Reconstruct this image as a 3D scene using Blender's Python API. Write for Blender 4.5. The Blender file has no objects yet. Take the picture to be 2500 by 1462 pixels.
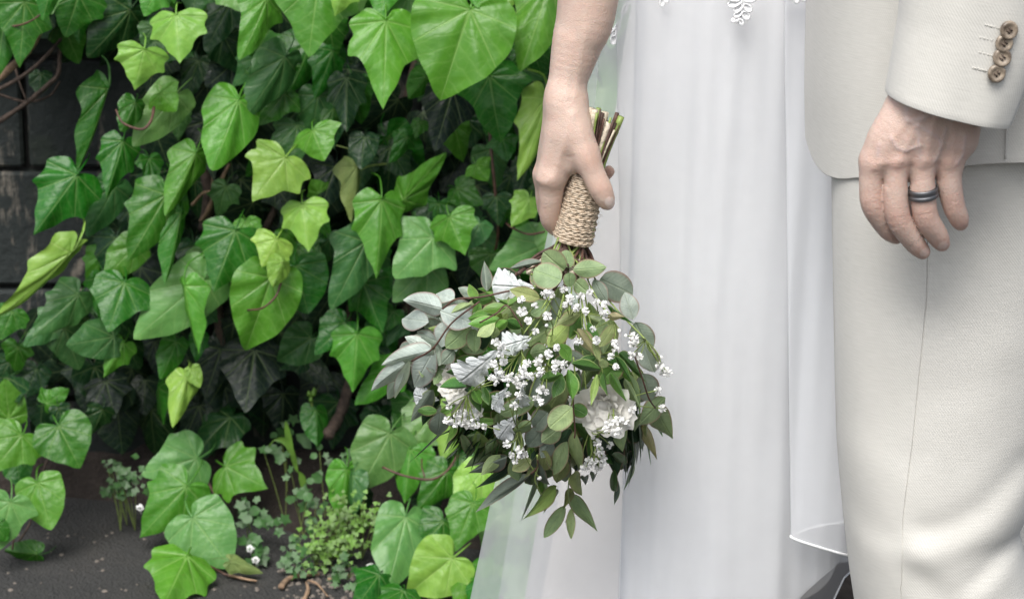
import bpy, math, random
import numpy as np
from mathutils import Vector, Matrix, noise as mnoise

random.seed(7)
rng = np.random.default_rng(7)
R = math.radians
scene = bpy.context.scene
col = scene.collection

# ------------------------------------------------------------------ camera
H, PITCH, FPX, W2, H2 = 1.40, R(16.7), 7292.0, 1250.0, 731.0
CAM = Vector((0, 0, H))
FWD = Vector((0, math.cos(PITCH), -math.sin(PITCH)))
RGT = Vector((1, 0, 0))
UPV = RGT.cross(FWD)
cd = bpy.data.cameras.new('camera')
cam = bpy.data.objects.new('camera', cd)
col.objects.link(cam)
cam.location = CAM
cam.rotation_euler = (math.pi / 2 - PITCH, 0, 0)
cd.sensor_width = 36.0
cd.lens = 36.0 * FPX / 2500.0
cd.clip_start, cd.clip_end = 0.05, 500
cd.dof.use_dof = True
cd.dof.focus_distance = 2.66
cd.dof.aperture_fstop = 15.0
scene.camera = cam

# ------------------------------------------------------------------ sky, sun, exposure
SUN_EL, SUN_AZ = R(57), R(197)          # azimuth clockwise from +Y: behind the camera, to its left
wd = bpy.data.worlds.new('World')
scene.world = wd
wd.use_nodes = True
nt = wd.node_tree
bg = nt.nodes['Background']
sky = nt.nodes.new('ShaderNodeTexSky')
sky.sky_type = 'NISHITA'
sky.sun_disc = False
sky.sun_elevation, sky.sun_rotation = SUN_EL, SUN_AZ
sky.dust_density, sky.air_density = 4.0, 1.0
hs = nt.nodes.new('ShaderNodeHueSaturation')
hs.inputs['Saturation'].default_value = 0.55
nt.links.new(sky.outputs[0], hs.inputs['Color'])
nt.links.new(hs.outputs[0], bg.inputs['Color'])
bg.inputs['Strength'].default_value = 0.13
sl = bpy.data.lights.new('sun', 'SUN')
sl.energy, sl.angle, sl.color = 1.75, R(32), (1.0, 0.98, 0.95)
sun = bpy.data.objects.new('sun', sl)
col.objects.link(sun)
sd = Vector((math.sin(SUN_AZ) * math.cos(SUN_EL), math.cos(SUN_AZ) * math.cos(SUN_EL), math.sin(SUN_EL)))
sun.rotation_euler = sd.to_track_quat('Z', 'Y').to_euler()
sun.location = sd * 8
vs = scene.view_settings
vs.view_transform, vs.look, vs.exposure, vs.gamma = 'Standard', 'None', 0.78, 1.0
vs.use_curve_mapping = False
scene.cycles.use_denoising = True
scene.cycles.max_bounces = 6
scene.cycles.diffuse_bounces = 3
scene.cycles.glossy_bounces = 2
scene.cycles.transmission_bounces = 4
scene.cycles.transparent_max_bounces = 12
scene.cycles.caustics_reflective = scene.cycles.caustics_refractive = False

# ------------------------------------------------------------------ pixel -> place
def ray(px, py):
    return FWD + RGT * ((px - W2) / FPX) - UPV * ((py - H2) / FPX)
def P(px, py, Y):                      # where the sight line meets the upright plane at distance Y
    d = ray(px, py)
    return CAM + d * (Y / d.y)
def ppm(px, py, Y):                    # photo pixels per metre there
    return FPX / (Y / ray(px, py).y)
def Yground(py, z=0.0):
    d = ray(W2, py)
    return (z - H) / d.z * d.y
def Ydepth(px, py, dep):
    return ray(px, py).y * dep

# ------------------------------------------------------------------ objects
def tag(o, label=None, cat=None, group=None, kind=None):
    if label: o['label'] = label
    if cat: o['category'] = cat
    if group: o['group'] = group
    if kind: o['kind'] = kind
    return o
def link(o, parent=None):
    col.objects.link(o)
    if parent is not None:
        o.parent = parent
        if parent.parent is None:
            o.matrix_parent_inverse = parent.matrix_basis.inverted()
        else:
            o.matrix_parent_inverse = (parent.parent.matrix_basis @ parent.matrix_parent_inverse @ parent.matrix_basis).inverted()
    return o
def empty(name, loc):
    o = bpy.data.objects.new(name, None)
    o.location = loc
    o.empty_display_size = 0.05
    return link(o)
def mesh(name, v, f, mat=None, uv=None, smooth=True, tint=None):
    me = bpy.data.meshes.new(name)
    me.from_pydata([tuple(map(float, p)) for p in v], [], [tuple(int(i) for i in q) for q in f])
    if mat: me.materials.append(mat)
    if smooth: me.polygons.foreach_set('use_smooth', [True] * len(me.polygons))
    if uv is not None:
        l = me.uv_layers.new(name='UVMap')
        idx = np.empty(len(me.loops), dtype=np.int32)
        me.loops.foreach_get('vertex_index', idx)
        l.data.foreach_set('uv', np.asarray(uv, dtype=np.float32)[idx].ravel())
    if tint is not None:
        a = me.color_attributes.new('tint', 'FLOAT_COLOR', 'POINT')
        a.data.foreach_set('color', np.asarray(tint, dtype=np.float32).ravel())
    me.update()
    return me
def obj(name, me, parent=None, mat4=None):
    o = bpy.data.objects.new(name, me)
    if mat4 is not None: o.matrix_basis = mat4
    return link(o, parent)

class MB:                                # collects pieces of one mesh
    def __init__(s): s.v, s.f, s.uv = [], [], []
    def add(s, v, f, uv=None):
        n = len(s.v)
        s.v += [tuple(p) for p in v]
        s.f += [tuple(i + n for i in q) for q in f]
        s.uv += list(uv) if uv is not None else [(0, 0)] * len(v)
        return s
    def tube(s, pts, rad, seg=8, cap=True):
        pts = [Vector(p) for p in pts]
        if not hasattr(rad, '__len__'): rad = [rad] * len(pts)
        t0 = (pts[1] - pts[0]).normalized()
        a = t0.orthogonal().normalized()
        v, uv, ln = [], [], 0.0
        for i, p in enumerate(pts):
            t = (pts[min(i + 1, len(pts) - 1)] - pts[max(i - 1, 0)]).normalized()
            a = (a - t * a.dot(t)).normalized()
            b = t.cross(a)
            if i: ln += (p - pts[i - 1]).length
            for k in range(seg):
                q = 2 * math.pi * k / seg
                v.append(p + (a * math.cos(q) + b * math.sin(q)) * rad[i])
                uv.append((k / seg, ln))
        f = []
        for i in range(len(pts) - 1):
            for k in range(seg):
                k2 = (k + 1) % seg
                f.append((i * seg + k, i * seg + k2, (i + 1) * seg + k2, (i + 1) * seg + k))
        if cap:
            f.append(tuple(range(seg - 1, -1, -1)))
            m = (len(pts) - 1) * seg
            f.append(tuple(m + k for k in range(seg)))
        return s.add(v, f, uv)
    def build(s, name, mat, parent=None, smooth=True):
        return obj(name, mesh(name, s.v, s.f, mat, s.uv, smooth), parent)

def spline(pts, n=8):                    # Catmull-Rom through points
    pts = [Vector(p) for p in pts]
    q = [pts[0] * 2 - pts[1]] + pts + [pts[-1] * 2 - pts[-2]]
    out = []
    for i in range(1, len(q) - 2):
        for k in range(n):
            t = k / n
            a, b, c, d = q[i - 1], q[i], q[i + 1], q[i + 2]
            out.append(0.5 * ((2 * b) + (c - a) * t + (2 * a - 5 * b + 4 * c - d) * t * t + (3 * b - a - 3 * c + d) * t ** 3))
    out.append(pts[-1])
    return out
def lerp_tab(tab, x):                    # piecewise linear table, smoothed by callers that need it
    return float(np.interp(x, [a for a, _ in tab], [b for _, b in tab]))

# ------------------------------------------------------------------ materials
class G:
    def __init__(s, name):
        s.mat = bpy.data.materials.new(name)
        s.mat.use_nodes = True
        s.t = s.mat.node_tree
        s.t.nodes.clear()
        s.out = s.t.nodes.new('ShaderNodeOutputMaterial')
    def n(s, typ, ins=None, **pr):
        nd = s.t.nodes.new(typ)
        for k, v in pr.items(): setattr(nd, k, v)
        for k, v in (ins or {}).items():
            if isinstance(v, bpy.types.NodeSocket): s.t.links.new(v, nd.inputs[k])
            else: nd.inputs[k].default_value = v
        return nd
    def m(s, op, a, b=0.0, c=0.0):
        return s.n('ShaderNodeMath', {0: a, 1: b, 2: c}, operation=op).outputs[0]
    def mixc(s, f, a, b, mode='MIX'):
        nd = s.n('ShaderNodeMix', data_type='RGBA', blend_type=mode)
        for k, v in ((0, f), (6, a), (7, b)):
            if isinstance(v, bpy.types.NodeSocket): s.t.links.new(v, nd.inputs[k])
            else: nd.inputs[k].default_value = v if k == 0 else (*v[:3], 1)
        return nd.outputs[2]
    def noise(s, scale, detail=3, vec=None, rough=0.5, dist=0.0):
        i = {'Scale': scale, 'Detail': detail, 'Roughness': rough, 'Distortion': dist}
        if vec is not None: i['Vector'] = vec
        return s.n('ShaderNodeTexNoise', i).outputs[0]
    def ramp(s, x, stops):
        r = s.n('ShaderNodeValToRGB', {0: x})
        el = r.color_ramp.elements
        while len(el) < len(stops): el.new(0.5)
        for e, (p, c) in zip(el, stops):
            e.position = p
            e.color = (*c, 1) if hasattr(c, '__len__') else (c, c, c, 1)
        return r.outputs[0]
    def geo(s): return s.n('ShaderNodeNewGeometry').outputs['Position']
    def bump(s, h, dist, strength=1.0):
        return s.n('ShaderNodeBump', {'Height': h, 'Distance': dist, 'Strength': strength}).outputs[0]
    def bsdf(s, **k):
        return s.n('ShaderNodeBsdfPrincipled', {a.replace('_', ' '): b for a, b in k.items()})
    def done(s, sh):
        s.t.links.new(sh if isinstance(sh, bpy.types.NodeSocket) else sh.outputs[0], s.out.inputs[0])
        return s.mat

def uvxy(g):
    sp = g.n('ShaderNodeSeparateXYZ', {0: g.n('ShaderNodeUVMap', uv_map='UVMap').outputs[0]})
    return sp.outputs[0], sp.outputs[1]

def ivy_material():
    g = G('ivy_leaf_surface')
    u, v = uvxy(g)
    au = g.m('ABSOLUTE', u)
    oi = g.n('ShaderNodeObjectInfo')
    base = oi.outputs['Color']
    rnd = oi.outputs['Random']
    best = None
    for ang, wd in ((0, 0.020), (40, 0.015), (84, 0.013)):
        c, sn = math.cos(R(ang)), math.sin(R(ang))
        d = g.m('ABSOLUTE', g.m('SUBTRACT', g.m('MULTIPLY', au, c), g.m('MULTIPLY', v, sn)))
        al = g.m('ADD', g.m('MULTIPLY', au, sn), g.m('MULTIPLY', v, c))
        w = g.m('MAXIMUM', g.m('MULTIPLY', g.m('SUBTRACT', 1.15, al), wd), 0.003)
        k = g.n('ShaderNodeMapRange', {0: g.m('DIVIDE', d, w), 1: 0.35, 2: 1.3, 3: 1.0, 4: 0.0}).outputs[0]
        k = g.m('MULTIPLY', k, g.m('GREATER_THAN', al, 0.0))
        best = k if best is None else g.m('MAXIMUM', best, k)
    vec = g.n('ShaderNodeCombineXYZ', {0: u, 1: v, 2: g.m('MULTIPLY', rnd, 40.0)}).outputs[0]
    wob = g.m('MULTIPLY', g.m('SUBTRACT', g.noise(5.0, 2, vec), 0.5), 0.16)
    s1 = g.m('ADD', g.m('SUBTRACT', v, g.m('MULTIPLY', au, 0.75)), wob)
    sec = g.m('POWER', g.m('ADD', g.m('MULTIPLY', g.m('SINE', g.m('MULTIPLY', s1, 36.0)), 0.5), 0.5), 14.0)
    vor = g.n('ShaderNodeTexVoronoi', {'Vector': vec, 'Scale': 9.0}, feature='DISTANCE_TO_EDGE').outputs[0]
    net = g.n('ShaderNodeMapRange', {0: vor, 1: 0.0, 2: 0.10, 3: 1.0, 4: 0.0}).outputs[0]
    vein = g.m('MAXIMUM', best, g.m('MAXIMUM', g.m('MULTIPLY', sec, 0.35), g.m('MULTIPLY', net, 0.20)))
    blot = g.noise(3.2, 4, vec, 0.6)
    c1 = g.mixc(g.n('ShaderNodeMapRange', {0: blot, 1: 0.3, 2: 0.72}).outputs[0],
                g.mixc(1.0, base, (0.78, 0.84, 0.80), 'MULTIPLY'), g.mixc(1.0, base, (1.18, 1.1, 1.1), 'MULTIPLY'))
    hue = g.n('ShaderNodeHueSaturation', {'Hue': g.m('ADD', 0.488, g.m('MULTIPLY', rnd, 0.022)),
              'Saturation': 1.04, 'Value': g.m('ADD', 0.86, g.m('MULTIPLY', g.m('FRACT', g.m('MULTIPLY', rnd, 17.3)), 0.28)), 'Color': c1}).outputs[0]
    lite = g.mixc(0.5, g.mixc(1.0, hue, (1.7, 1.5, 1.9), 'MULTIPLY'), (0.26, 0.36, 0.13))
    c2 = g.mixc(g.m('MULTIPLY', vein, 0.62), hue, lite)
    # dry spots with edges of their own
    spot = g.n('ShaderNodeMapRange', {0: g.noise(7.0, 3, vec, 0.6), 1: 0.74, 2: 0.80}).outputs[0]
    c3 = g.mixc(g.m('MULTIPLY', spot, 0.55), c2, (0.20, 0.17, 0.06))
    hgt = g.m('ADD', g.m('MULTIPLY', vein, -0.16), g.m('MULTIPLY', g.noise(4.0, 2, vec), 1.1))
    nrm = g.bump(hgt, 0.004, 0.6)
    rough = g.n('ShaderNodeMapRange', {0: g.noise(9.0, 3, vec), 3: 0.24, 4: 0.44}).outputs[0]
    p = g.bsdf(Base_Color=c3, Roughness=rough, Normal=nrm)
    p.inputs['Specular IOR Level'].default_value = 0.33
    tr = g.n('ShaderNodeBsdfTranslucent', {0: g.mixc(1.0, c3, (1.25, 1.3, 0.55), 'MULTIPLY')})
    return g.done(g.n('ShaderNodeMixShader', {0: 0.22, 1: p.outputs[0], 2: tr.outputs[0]}))

def oval_material(name, rough, margin, mfac, veinf, transl, bumpd=0.0012):
    g = G(name)
    u, v = uvxy(g)
    au = g.m('ABSOLUTE', u)
    oi = g.n('ShaderNodeObjectInfo')
    rnd = oi.outputs['Random']
    vec = g.n('ShaderNodeCombineXYZ', {0: u, 1: v, 2: g.m('MULTIPLY', rnd, 30.0)}).outputs[0]
    mid = g.n('ShaderNodeMapRange', {0: au, 1: 0.006, 2: 0.045, 3: 1.0, 4: 0.0}).outputs[0]
    sec = g.m('POWER', g.m('ADD', g.m('MULTIPLY', g.m('SINE', g.m('MULTIPLY', g.m('SUBTRACT', v, g.m('MULTIPLY', au, 0.55)), 58.0)), 0.5), 0.5), 8.0)
    vein = g.m('MAXIMUM', mid, g.m('MULTIPLY', sec, 0.25))
    base = g.n('ShaderNodeHueSaturation', {'Hue': g.m('ADD', 0.49, g.m('MULTIPLY', rnd, 0.02)),
               'Value': g.m('ADD', 0.8, g.m('MULTIPLY', g.m('FRACT', g.m('MULTIPLY', rnd, 13.7)), 0.4)), 'Color': oi.outputs['Color']}).outputs[0]
    bl = g.noise(4.0, 4, vec, 0.6)
    c = g.mixc(g.n('ShaderNodeMapRange', {0: bl, 1: 0.3, 2: 0.7}).outputs[0], g.mixc(1.0, base, (0.8, 0.82, 0.8), 'MULTIPLY'), g.mixc(1.0, base, (1.15, 1.12, 1.1), 'MULTIPLY'))
    c = g.mixc(g.m('MULTIPLY', vein, veinf), c, g.mixc(1.0, c, (1.5, 1.45, 1.3), 'MULTIPLY'))
    at = g.n('ShaderNodeAttribute', attribute_name='tint')
    c = g.mixc(g.m('MULTIPLY', at.outputs['Fac'], mfac), c, margin)
    nrm = g.bump(g.m('ADD', g.m('MULTIPLY', vein, -0.6), g.m('MULTIPLY', bl, 0.8)), bumpd, 0.8)
    p = g.bsdf(Base_Color=c, Roughness=rough, Normal=nrm)
    tr = g.n('ShaderNodeBsdfTranslucent', {0: g.mixc(1.0, c, (1.2, 1.25, 0.7), 'MULTIPLY')})
    return g.done(g.n('ShaderNodeMixShader', {0: transl, 1: p.outputs[0], 2: tr.outputs[0]}))

def plain(name, c, rough=0.6, var=0.25, scale=60, bump=0.0, c2=None, transl=0.0, spec=0.5):
    g = G(name)
    nz = g.noise(scale, 4, g.geo(), 0.6)
    cc = g.mixc(g.n('ShaderNodeMapRange', {0: nz, 1: 0.32, 2: 0.68}).outputs[0], tuple(x * (1 - var) for x in c), c2 or tuple(min(1, x * (1 + var)) for x in c))
    p = g.bsdf(Base_Color=cc, Roughness=rough)
    p.inputs['Specular IOR Level'].default_value = spec
    if bump: g.t.links.new(g.bump(nz, bump), p.inputs['Normal'])
    if transl:
        tr = g.n('ShaderNodeBsdfTranslucent', {0: cc})
        return g.done(g.n('ShaderNodeMixShader', {0: transl, 1: p.outputs[0], 2: tr.outputs[0]}))
    return g.done(p)

def stone_material():
    g = G('dark_stone')
    pos = g.geo()
    oi = g.n('ShaderNodeObjectInfo').outputs['Random']
    n1 = g.noise(7, 6, pos, 0.65)
    n2 = g.noise(90, 4, pos, 0.6)
    c = g.ramp(n1, [(0.25, (0.004, 0.008, 0.0075)), (0.5, (0.008, 0.0135, 0.0125)), (0.8, (0.018, 0.025, 0.024))])
    c = g.mixc(g.m('MULTIPLY', n2, 0.5), c, (0.02, 0.022, 0.022))
    c = g.mixc(g.m('MULTIPLY', oi, 0.25), c, (0.018, 0.024, 0.024))
    mp = g.n('ShaderNodeMapping', {0: pos, 3: (26.0, 1.0, 5.0)}).outputs[0]          # upright lime streaks
    st = g.n('ShaderNodeMapRange', {0: g.noise(1.0, 5, mp, 0.7), 1: 0.55, 2: 0.66}).outputs[0]
    st = g.m('MULTIPLY', st, g.n('ShaderNodeMapRange', {0: g.noise(38, 3, pos), 1: 0.45, 2: 0.55}).outputs[0])
    c = g.mixc(g.m('MULTIPLY', st, 0.7), c, (0.21, 0.185, 0.15))
    ms = g.n('ShaderNodeMapRange', {0: g.noise(4.3, 4, pos, 0.6), 1: 0.6, 2: 0.75}).outputs[0]
    c = g.mixc(g.m('MULTIPLY', ms, 0.6), c, (0.022, 0.034, 0.014))
    return g.done(g.bsdf(Base_Color=c, Roughness=0.85, Normal=g.bump(g.m('ADD', n1, g.m('MULTIPLY', n2, 0.5)), 0.006)))

def asphalt_material():
    g = G('asphalt_surface')
    pos = g.geo()
    n1 = g.noise(5, 5, pos, 0.65)
    vo = g.n('ShaderNodeTexVoronoi', {'Vector': pos, 'Scale': 260.0})
    sp = g.n('ShaderNodeSeparateColor', {0: vo.outputs['Color']}).outputs[0]
    c = g.ramp(n1, [(0.3, (0.018, 0.019, 0.019)), (0.55, (0.028, 0.028, 0.027)), (0.75, (0.044, 0.040, 0.034))])
    c = g.mixc(g.m('MULTIPLY', sp, 0.45), c, (0.050, 0.049, 0.046))
    fl = g.n('ShaderNodeMapRange', {0: g.noise(70, 3, pos, 0.6), 1: 0.70, 2: 0.76}).outputs[0]
    c = g.mixc(g.m('MULTIPLY', fl, 0.6), c, (0.15, 0.14, 0.125))
    br = g.n('ShaderNodeMapRange', {0: g.noise(3.1, 4, pos, 0.7), 1: 0.58, 2: 0.75}).outputs[0]
    c = g.mixc(g.m('MULTIPLY', br, 0.5), c, (0.085, 0.062, 0.04))
    return g.done(g.bsdf(Base_Color=c, Roughness=0.85, Normal=g.bump(g.m('ADD', vo.outputs['Distance'], g.noise(120, 3, pos)), 0.003)))

def soil_material():
    g = G('soil_surface')
    pos = g.geo()
    n1 = g.noise(16, 6, pos, 0.7)
    n2 = g.noise(140, 4, pos, 0.7)
    c = g.ramp(n1, [(0.28, (0.014, 0.010, 0.008)), (0.55, (0.042, 0.032, 0.026)), (0.8, (0.12, 0.10, 0.085))])
    c = g.mixc(g.m('MULTIPLY', n2, 0.6), c, (0.036, 0.027, 0.022))
    return g.done(g.bsdf(Base_Color=c, Roughness=0.95, Normal=g.bump(g.m('ADD', n1, n2), 0.012)))

def skin_material(name, base, red, sss):
    g = G(name)
    pos = g.geo()
    at = g.n('ShaderNodeAttribute', attribute_name='tint')
    sp = g.n('ShaderNodeSeparateColor', {0: at.outputs['Color']})
    mott = g.n('ShaderNodeMapRange', {0: g.noise(95, 4, pos, 0.6), 1: 0.35, 2: 0.7}).outputs[0]
    c = g.mixc(g.m('MULTIPLY', mott, 0.28), base, red)
    fr = g.n('ShaderNodeMapRange', {0: g.noise(260, 2, pos, 0.5), 1: 0.68, 2: 0.76}).outputs[0]
    c = g.mixc(g.m('MULTIPLY', fr, 0.16), c, (0.36, 0.20, 0.13))
    c = g.mixc(sp.outputs[0], c, red)
    c = g.mixc(sp.outputs[1], c, (0.70, 0.58, 0.53))                 # nails
    c = g.mixc(sp.outputs[2], c, (0.50, 0.45, 0.47))                 # veins under thin skin
    vo = g.n('ShaderNodeTexVoronoi', {'Vector': pos, 'Scale': 900.0}).outputs['Distance']
    hgt = g.m('ADD', g.m('MULTIPLY', vo, 0.6), g.noise(420, 3, pos))
    rough = g.m('SUBTRACT', 0.52, g.m('MULTIPLY', sp.outputs[1], 0.25))
    p = g.bsdf(Base_Color=c, Roughness=rough, Normal=g.bump(hgt, 0.0006, 0.7))
    p.inputs['Subsurface Weight'].default_value = sss
    p.inputs['Subsurface Radius'].default_value = (1.0, 0.38, 0.22)
    p.inputs['Subsurface Scale'].default_value = 0.006
    p.inputs['Specular IOR Level'].default_value = 0.4
    return g.done(p)

def suit_material():
    g = G('suit_cloth')
    u, v = uvxy(g)                                                  # metres on the cloth
    tw = g.m('SINE', g.m('MULTIPLY', g.m('ADD', u, g.m('MULTIPLY', v, 0.7)), 2600.0))
    wf = g.m('SINE', g.m('MULTIPLY', v, 5200.0))
    vec = g.n('ShaderNodeCombineXYZ', {0: g.m('MULTIPLY', u, 60.0), 1: g.m('MULTIPLY', v, 900.0), 2: 0.0}).outputs[0]
    slub = g.noise(1.0, 3, vec, 0.6)
    big = g.noise(9.0, 3, g.geo(), 0.5)
    c = g.mixc(g.n('ShaderNodeMapRange', {0: slub, 1: 0.3, 2: 0.75}).outputs[0], (0.545, 0.535, 0.490), (0.630, 0.618, 0.572))
    c = g.mixc(g.m('ADD', 0.08, g.m('MULTIPLY', tw, 0.08)), c, (0.44, 0.44, 0.41))
    c = g.mixc(g.m('MULTIPLY', big, 0.12), c, (0.52, 0.505, 0.46))
    hgt = g.m('ADD', g.m('MULTIPLY', tw, 0.35), slub)
    p = g.bsdf(Base_Color=c, Roughness=0.88, Normal=g.bump(hgt, 0.0004, 0.4))
    p.inputs['Sheen Weight'].default_value = 0.15
    p.inputs['Specular IOR Level'].default_value = 0.25
    return g.done(p)

def satin_material():
    g = G('satin_lining')
    pos = g.geo()
    mp = g.n('ShaderNodeMapping', {0: pos, 3: (160.0, 160.0, 25.0)}).outputs[0]
    n1 = g.noise(1.0, 3, mp, 0.6)
    c = g.mixc(n1, (0.785, 0.75, 0.715), (0.80, 0.765, 0.73))
    p = g.bsdf(Base_Color=c, Roughness=0.5, Normal=g.bump(g.noise(6, 1, pos), 0.0020, 0.3))
    p.inputs['Sheen Weight'].default_value = 0.2
    return g.done(p)

def tulle_material(name, cover, c):
    g = G(name)
    pos = g.geo()
    nz = g.noise(420, 2, pos, 0.6)
    cl = g.noise(14, 3, pos, 0.5)
    f = g.m('ADD', g.m('MULTIPLY', g.m('SUBTRACT', nz, 0.5), 0.0), g.m('ADD', cover - 0.05, g.m('MULTIPLY', cl, 0.10)))
    df = g.n('ShaderNodeBsdfDiffuse', {0: (*c, 1)})
    tl = g.n('ShaderNodeBsdfTranslucent', {0: (*c, 1)})
    cl2 = g.n('ShaderNodeMixShader', {0: 0.25, 1: df.outputs[0], 2: tl.outputs[0]})
    tp = g.n('ShaderNodeBsdfTransparent')
    return g.done(g.n('ShaderNodeMixShader', {0: f, 1: tp.outputs[0], 2: cl2.outputs[0]}))

def twine_material():
    g = G('jute_twine')
    u, v = uvxy(g)
    st = g.m('SINE', g.m('MULTIPLY', g.m('ADD', g.m('MULTIPLY', v, 900.0), g.m('MULTIPLY', u, 6.2832)), 1.0))
    nz = g.noise(300, 5, g.geo(), 0.7)
    c = g.ramp(nz, [(0.25, (0.54, 0.41, 0.28)), (0.5, (0.70, 0.57, 0.43)), (0.8, (0.85, 0.75, 0.61))])
    c = g.mixc(g.m('ADD', 0.10, g.m('MULTIPLY', st, 0.10)), c, (0.36, 0.26, 0.16))
    return g.done(g.bsdf(Base_Color=c, Roughness=0.92, Normal=g.bump(g.m('ADD', st, nz), 0.0006)))

MAT = dict(
    ivy=ivy_material(),
    euc=oval_material('eucalyptus_leaf', 0.5, (0.26, 0.13, 0.11), 0.75, 0.35, 0.18),
    rus=oval_material('glossy_leaf', 0.30, (0.34, 0.42, 0.16), 0.85, 0.45, 0.18),
    mil=oval_material('felted_leaf', 0.9, (0.80, 0.82, 0.84), 0.3, 0.12, 0.15, 0.003),
    stone=stone_material(), asphalt=asphalt_material(), soil=soil_material(),
    mortar=plain('mortar', (0.02, 0.02, 0.018), 0.95, 0.4, 80, 0.004),
    bark=plain('ivy_bark', (0.060, 0.042, 0.032), 0.9, 0.5, 120, 0.002),
    redstem=plain('red_stem', (0.075, 0.036, 0.024), 0.6, 0.4, 150, 0.0006),
    greenstem=plain('green_stem', (0.20, 0.27, 0.07), 0.5, 0.3, 150, 0.0005),
    brownstem=plain('brown_stem', (0.075, 0.042, 0.032), 0.65, 0.45, 160, 0.001),
    palestem=plain('stripped_stem', (0.52, 0.46, 0.36), 0.7, 0.35, 260, 0.001),
    petal=plain('white_petal', (0.88, 0.865, 0.81), 0.6, 0.03, 60, 0.0006, transl=0.4),
    floret=plain('floret_white', (0.88, 0.88, 0.86), 0.7, 0.04, 200, 0.0, transl=0.2),
    weed=plain('weed_leaf', (0.105, 0.22, 0.028), 0.5, 0.4, 30, 0.0008, transl=0.2),
    darkweed=plain('dark_weed_leaf', (0.035, 0.105, 0.022), 0.5, 0.4, 30, 0.0008, transl=0.2),
    straw=plain('dry_twig', (0.24, 0.16, 0.10), 0.9, 0.4, 90, 0.001),
    twine=twine_material(), suit=suit_material(), satin=satin_material(),
    tulle=tulle_material('outer_tulle', 0.32, (0.90, 0.92, 0.94)),
    tulle2=tulle_material('overlay_tulle', 0.58, (0.90, 0.92, 0.95)),
    thread=plain('white_thread', (0.85, 0.86, 0.87), 0.7, 0.05, 500, 0.0005),
    lace=plain('white_lace', (0.88, 0.89, 0.90), 0.8, 0.06, 700, 0.001),
    skin1=skin_material('fair_skin', (0.565, 0.435, 0.365), (0.52, 0.32, 0.25), 0.30),
    skin2=skin_material('weathered_skin', (0.55, 0.42, 0.355), (0.51, 0.30, 0.24), 0.30),
    button=plain('horn_button', (0.17, 0.125, 0.09), 0.3, 0.5, 130, 0.0, c2=(0.40, 0.33, 0.25)),
    holes=plain('button_thread', (0.09, 0.065, 0.05), 0.8, 0.3, 300),
    pebble=plain('pebble', (0.15, 0.13, 0.11), 0.85, 0.4, 30, 0.001),
)
g = G('ring_metal')
MAT['ring'] = g.done(g.bsdf(Base_Color=(0.20, 0.205, 0.215, 1), Metallic=1.0, Roughness=0.52))

# ================================================================== THE SETTING
YW = 3.785                                                      # face of the wall
def ground_sheet():
    v = [(-40, -40, 0), (40, -40, 0), (40, 40, 0), (-40, 40, 0)]
    tag(obj('asphalt_path', mesh('asphalt_path', v, [(0, 1, 2, 3)], MAT['asphalt'])), kind='structure')
ground_sheet()

def soil_bank():
    nx, ny = 150, 26
    v, f = [], []
    for j in range(ny):
        for i in range(nx):
            x = -1.3 + 2.8 * i / (nx - 1)
            front = 3.56 + 0.10 * mnoise.noise((x * 2.2, 3.1, 0)) + 0.04 * mnoise.noise((x * 9, 1, 0))
            if x < -0.22: front += min(0.14, (-0.22 - x) * 0.7)
            if x > -0.05: front -= min(0.5, (x + 0.05) * 1.1)
            t = j / (ny - 1)
            y = front + (YW + 0.02 - front) * t
            z = -0.012 + 0.075 * min(1.0, t * 1.6) ** 0.8 + 0.016 * mnoise.noise((x * 24, y * 24, 2)) * min(1, t * 6) + 0.02 * mnoise.noise((x * 8, y * 8, 5)) * min(1, t * 4)
            v.append((x, y, z))
    for j in range(ny - 1):
        for i in range(nx - 1):
            a = j * nx + i
            f.append((a, a + 1, a + nx + 1, a + nx))
    tag(obj('soil', mesh('soil', v, f, MAT['soil'])), kind='structure')
soil_bank()

def chamfer_box(sx, sy, sz, c):
    v, f = [], []
    import itertools
    idx = {}
    for a, b, d in itertools.product((-1, 1), repeat=3):
        for k in range(3):
            p = [a * sx / 2, b * sy / 2, d * sz / 2]
            for m in range(3):
                if m != k: p[m] -= (a, b, d)[m] * c
            idx[(a, b, d, k)] = len(v)
            v.append(p)
    import bmesh
    bm = bmesh.new()
    for p in v: bm.verts.new(p)
    bmesh.ops.convex_hull(bm, input=bm.verts)
    bmesh.ops.dissolve_limit(bm, angle_limit=0.01, verts=bm.verts, edges=bm.edges)
    bm.verts.ensure_lookup_table(); bm.verts.index_update()
    vv = [tuple(q.co) for q in bm.verts]
    ff = [tuple(q.index for q in fc.verts) for fc in bm.faces]
    bm.free()
    return vv, ff

def stone_wall():
    w = MB()
    vv, ff = chamfer_box(3.4, 0.30, 1.50, 0.01)
    w.add([(x + 0.1, y + YW + 0.165, z + 0.745) for x, y, z in vv], ff)
    wall = w.build('stone_wall', MAT['mortar'], smooth=False)
    tag(wall, 'dark grey stone block wall with lime streaks behind the ivy', 'wall')
    zs = [0.0, 0.127, 0.282, 0.442, 0.590, 0.745, 0.90, 1.055, 1.21, 1.365, 1.50]
    for c in range(len(zs) - 1):
        x = -1.62 + (0.21 if c % 2 else 0.0)
        while x < 1.75:
            L = random.uniform(0.36, 0.46)
            vv, ff = chamfer_box(L - 0.007, 0.05, zs[c + 1] - zs[c] - 0.007, 0.004)
            dx, dz = x + L / 2, (zs[c] + zs[c + 1]) / 2
            dy = YW + 0.0 + random.uniform(-0.003, 0.003)
            obj('stone_block', mesh('stone_block', [(a + dx, b + dy + 0.02, d + dz) for a, b, d in vv], ff, MAT['stone'], smooth=False), wall)
            x += L
stone_wall()

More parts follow.
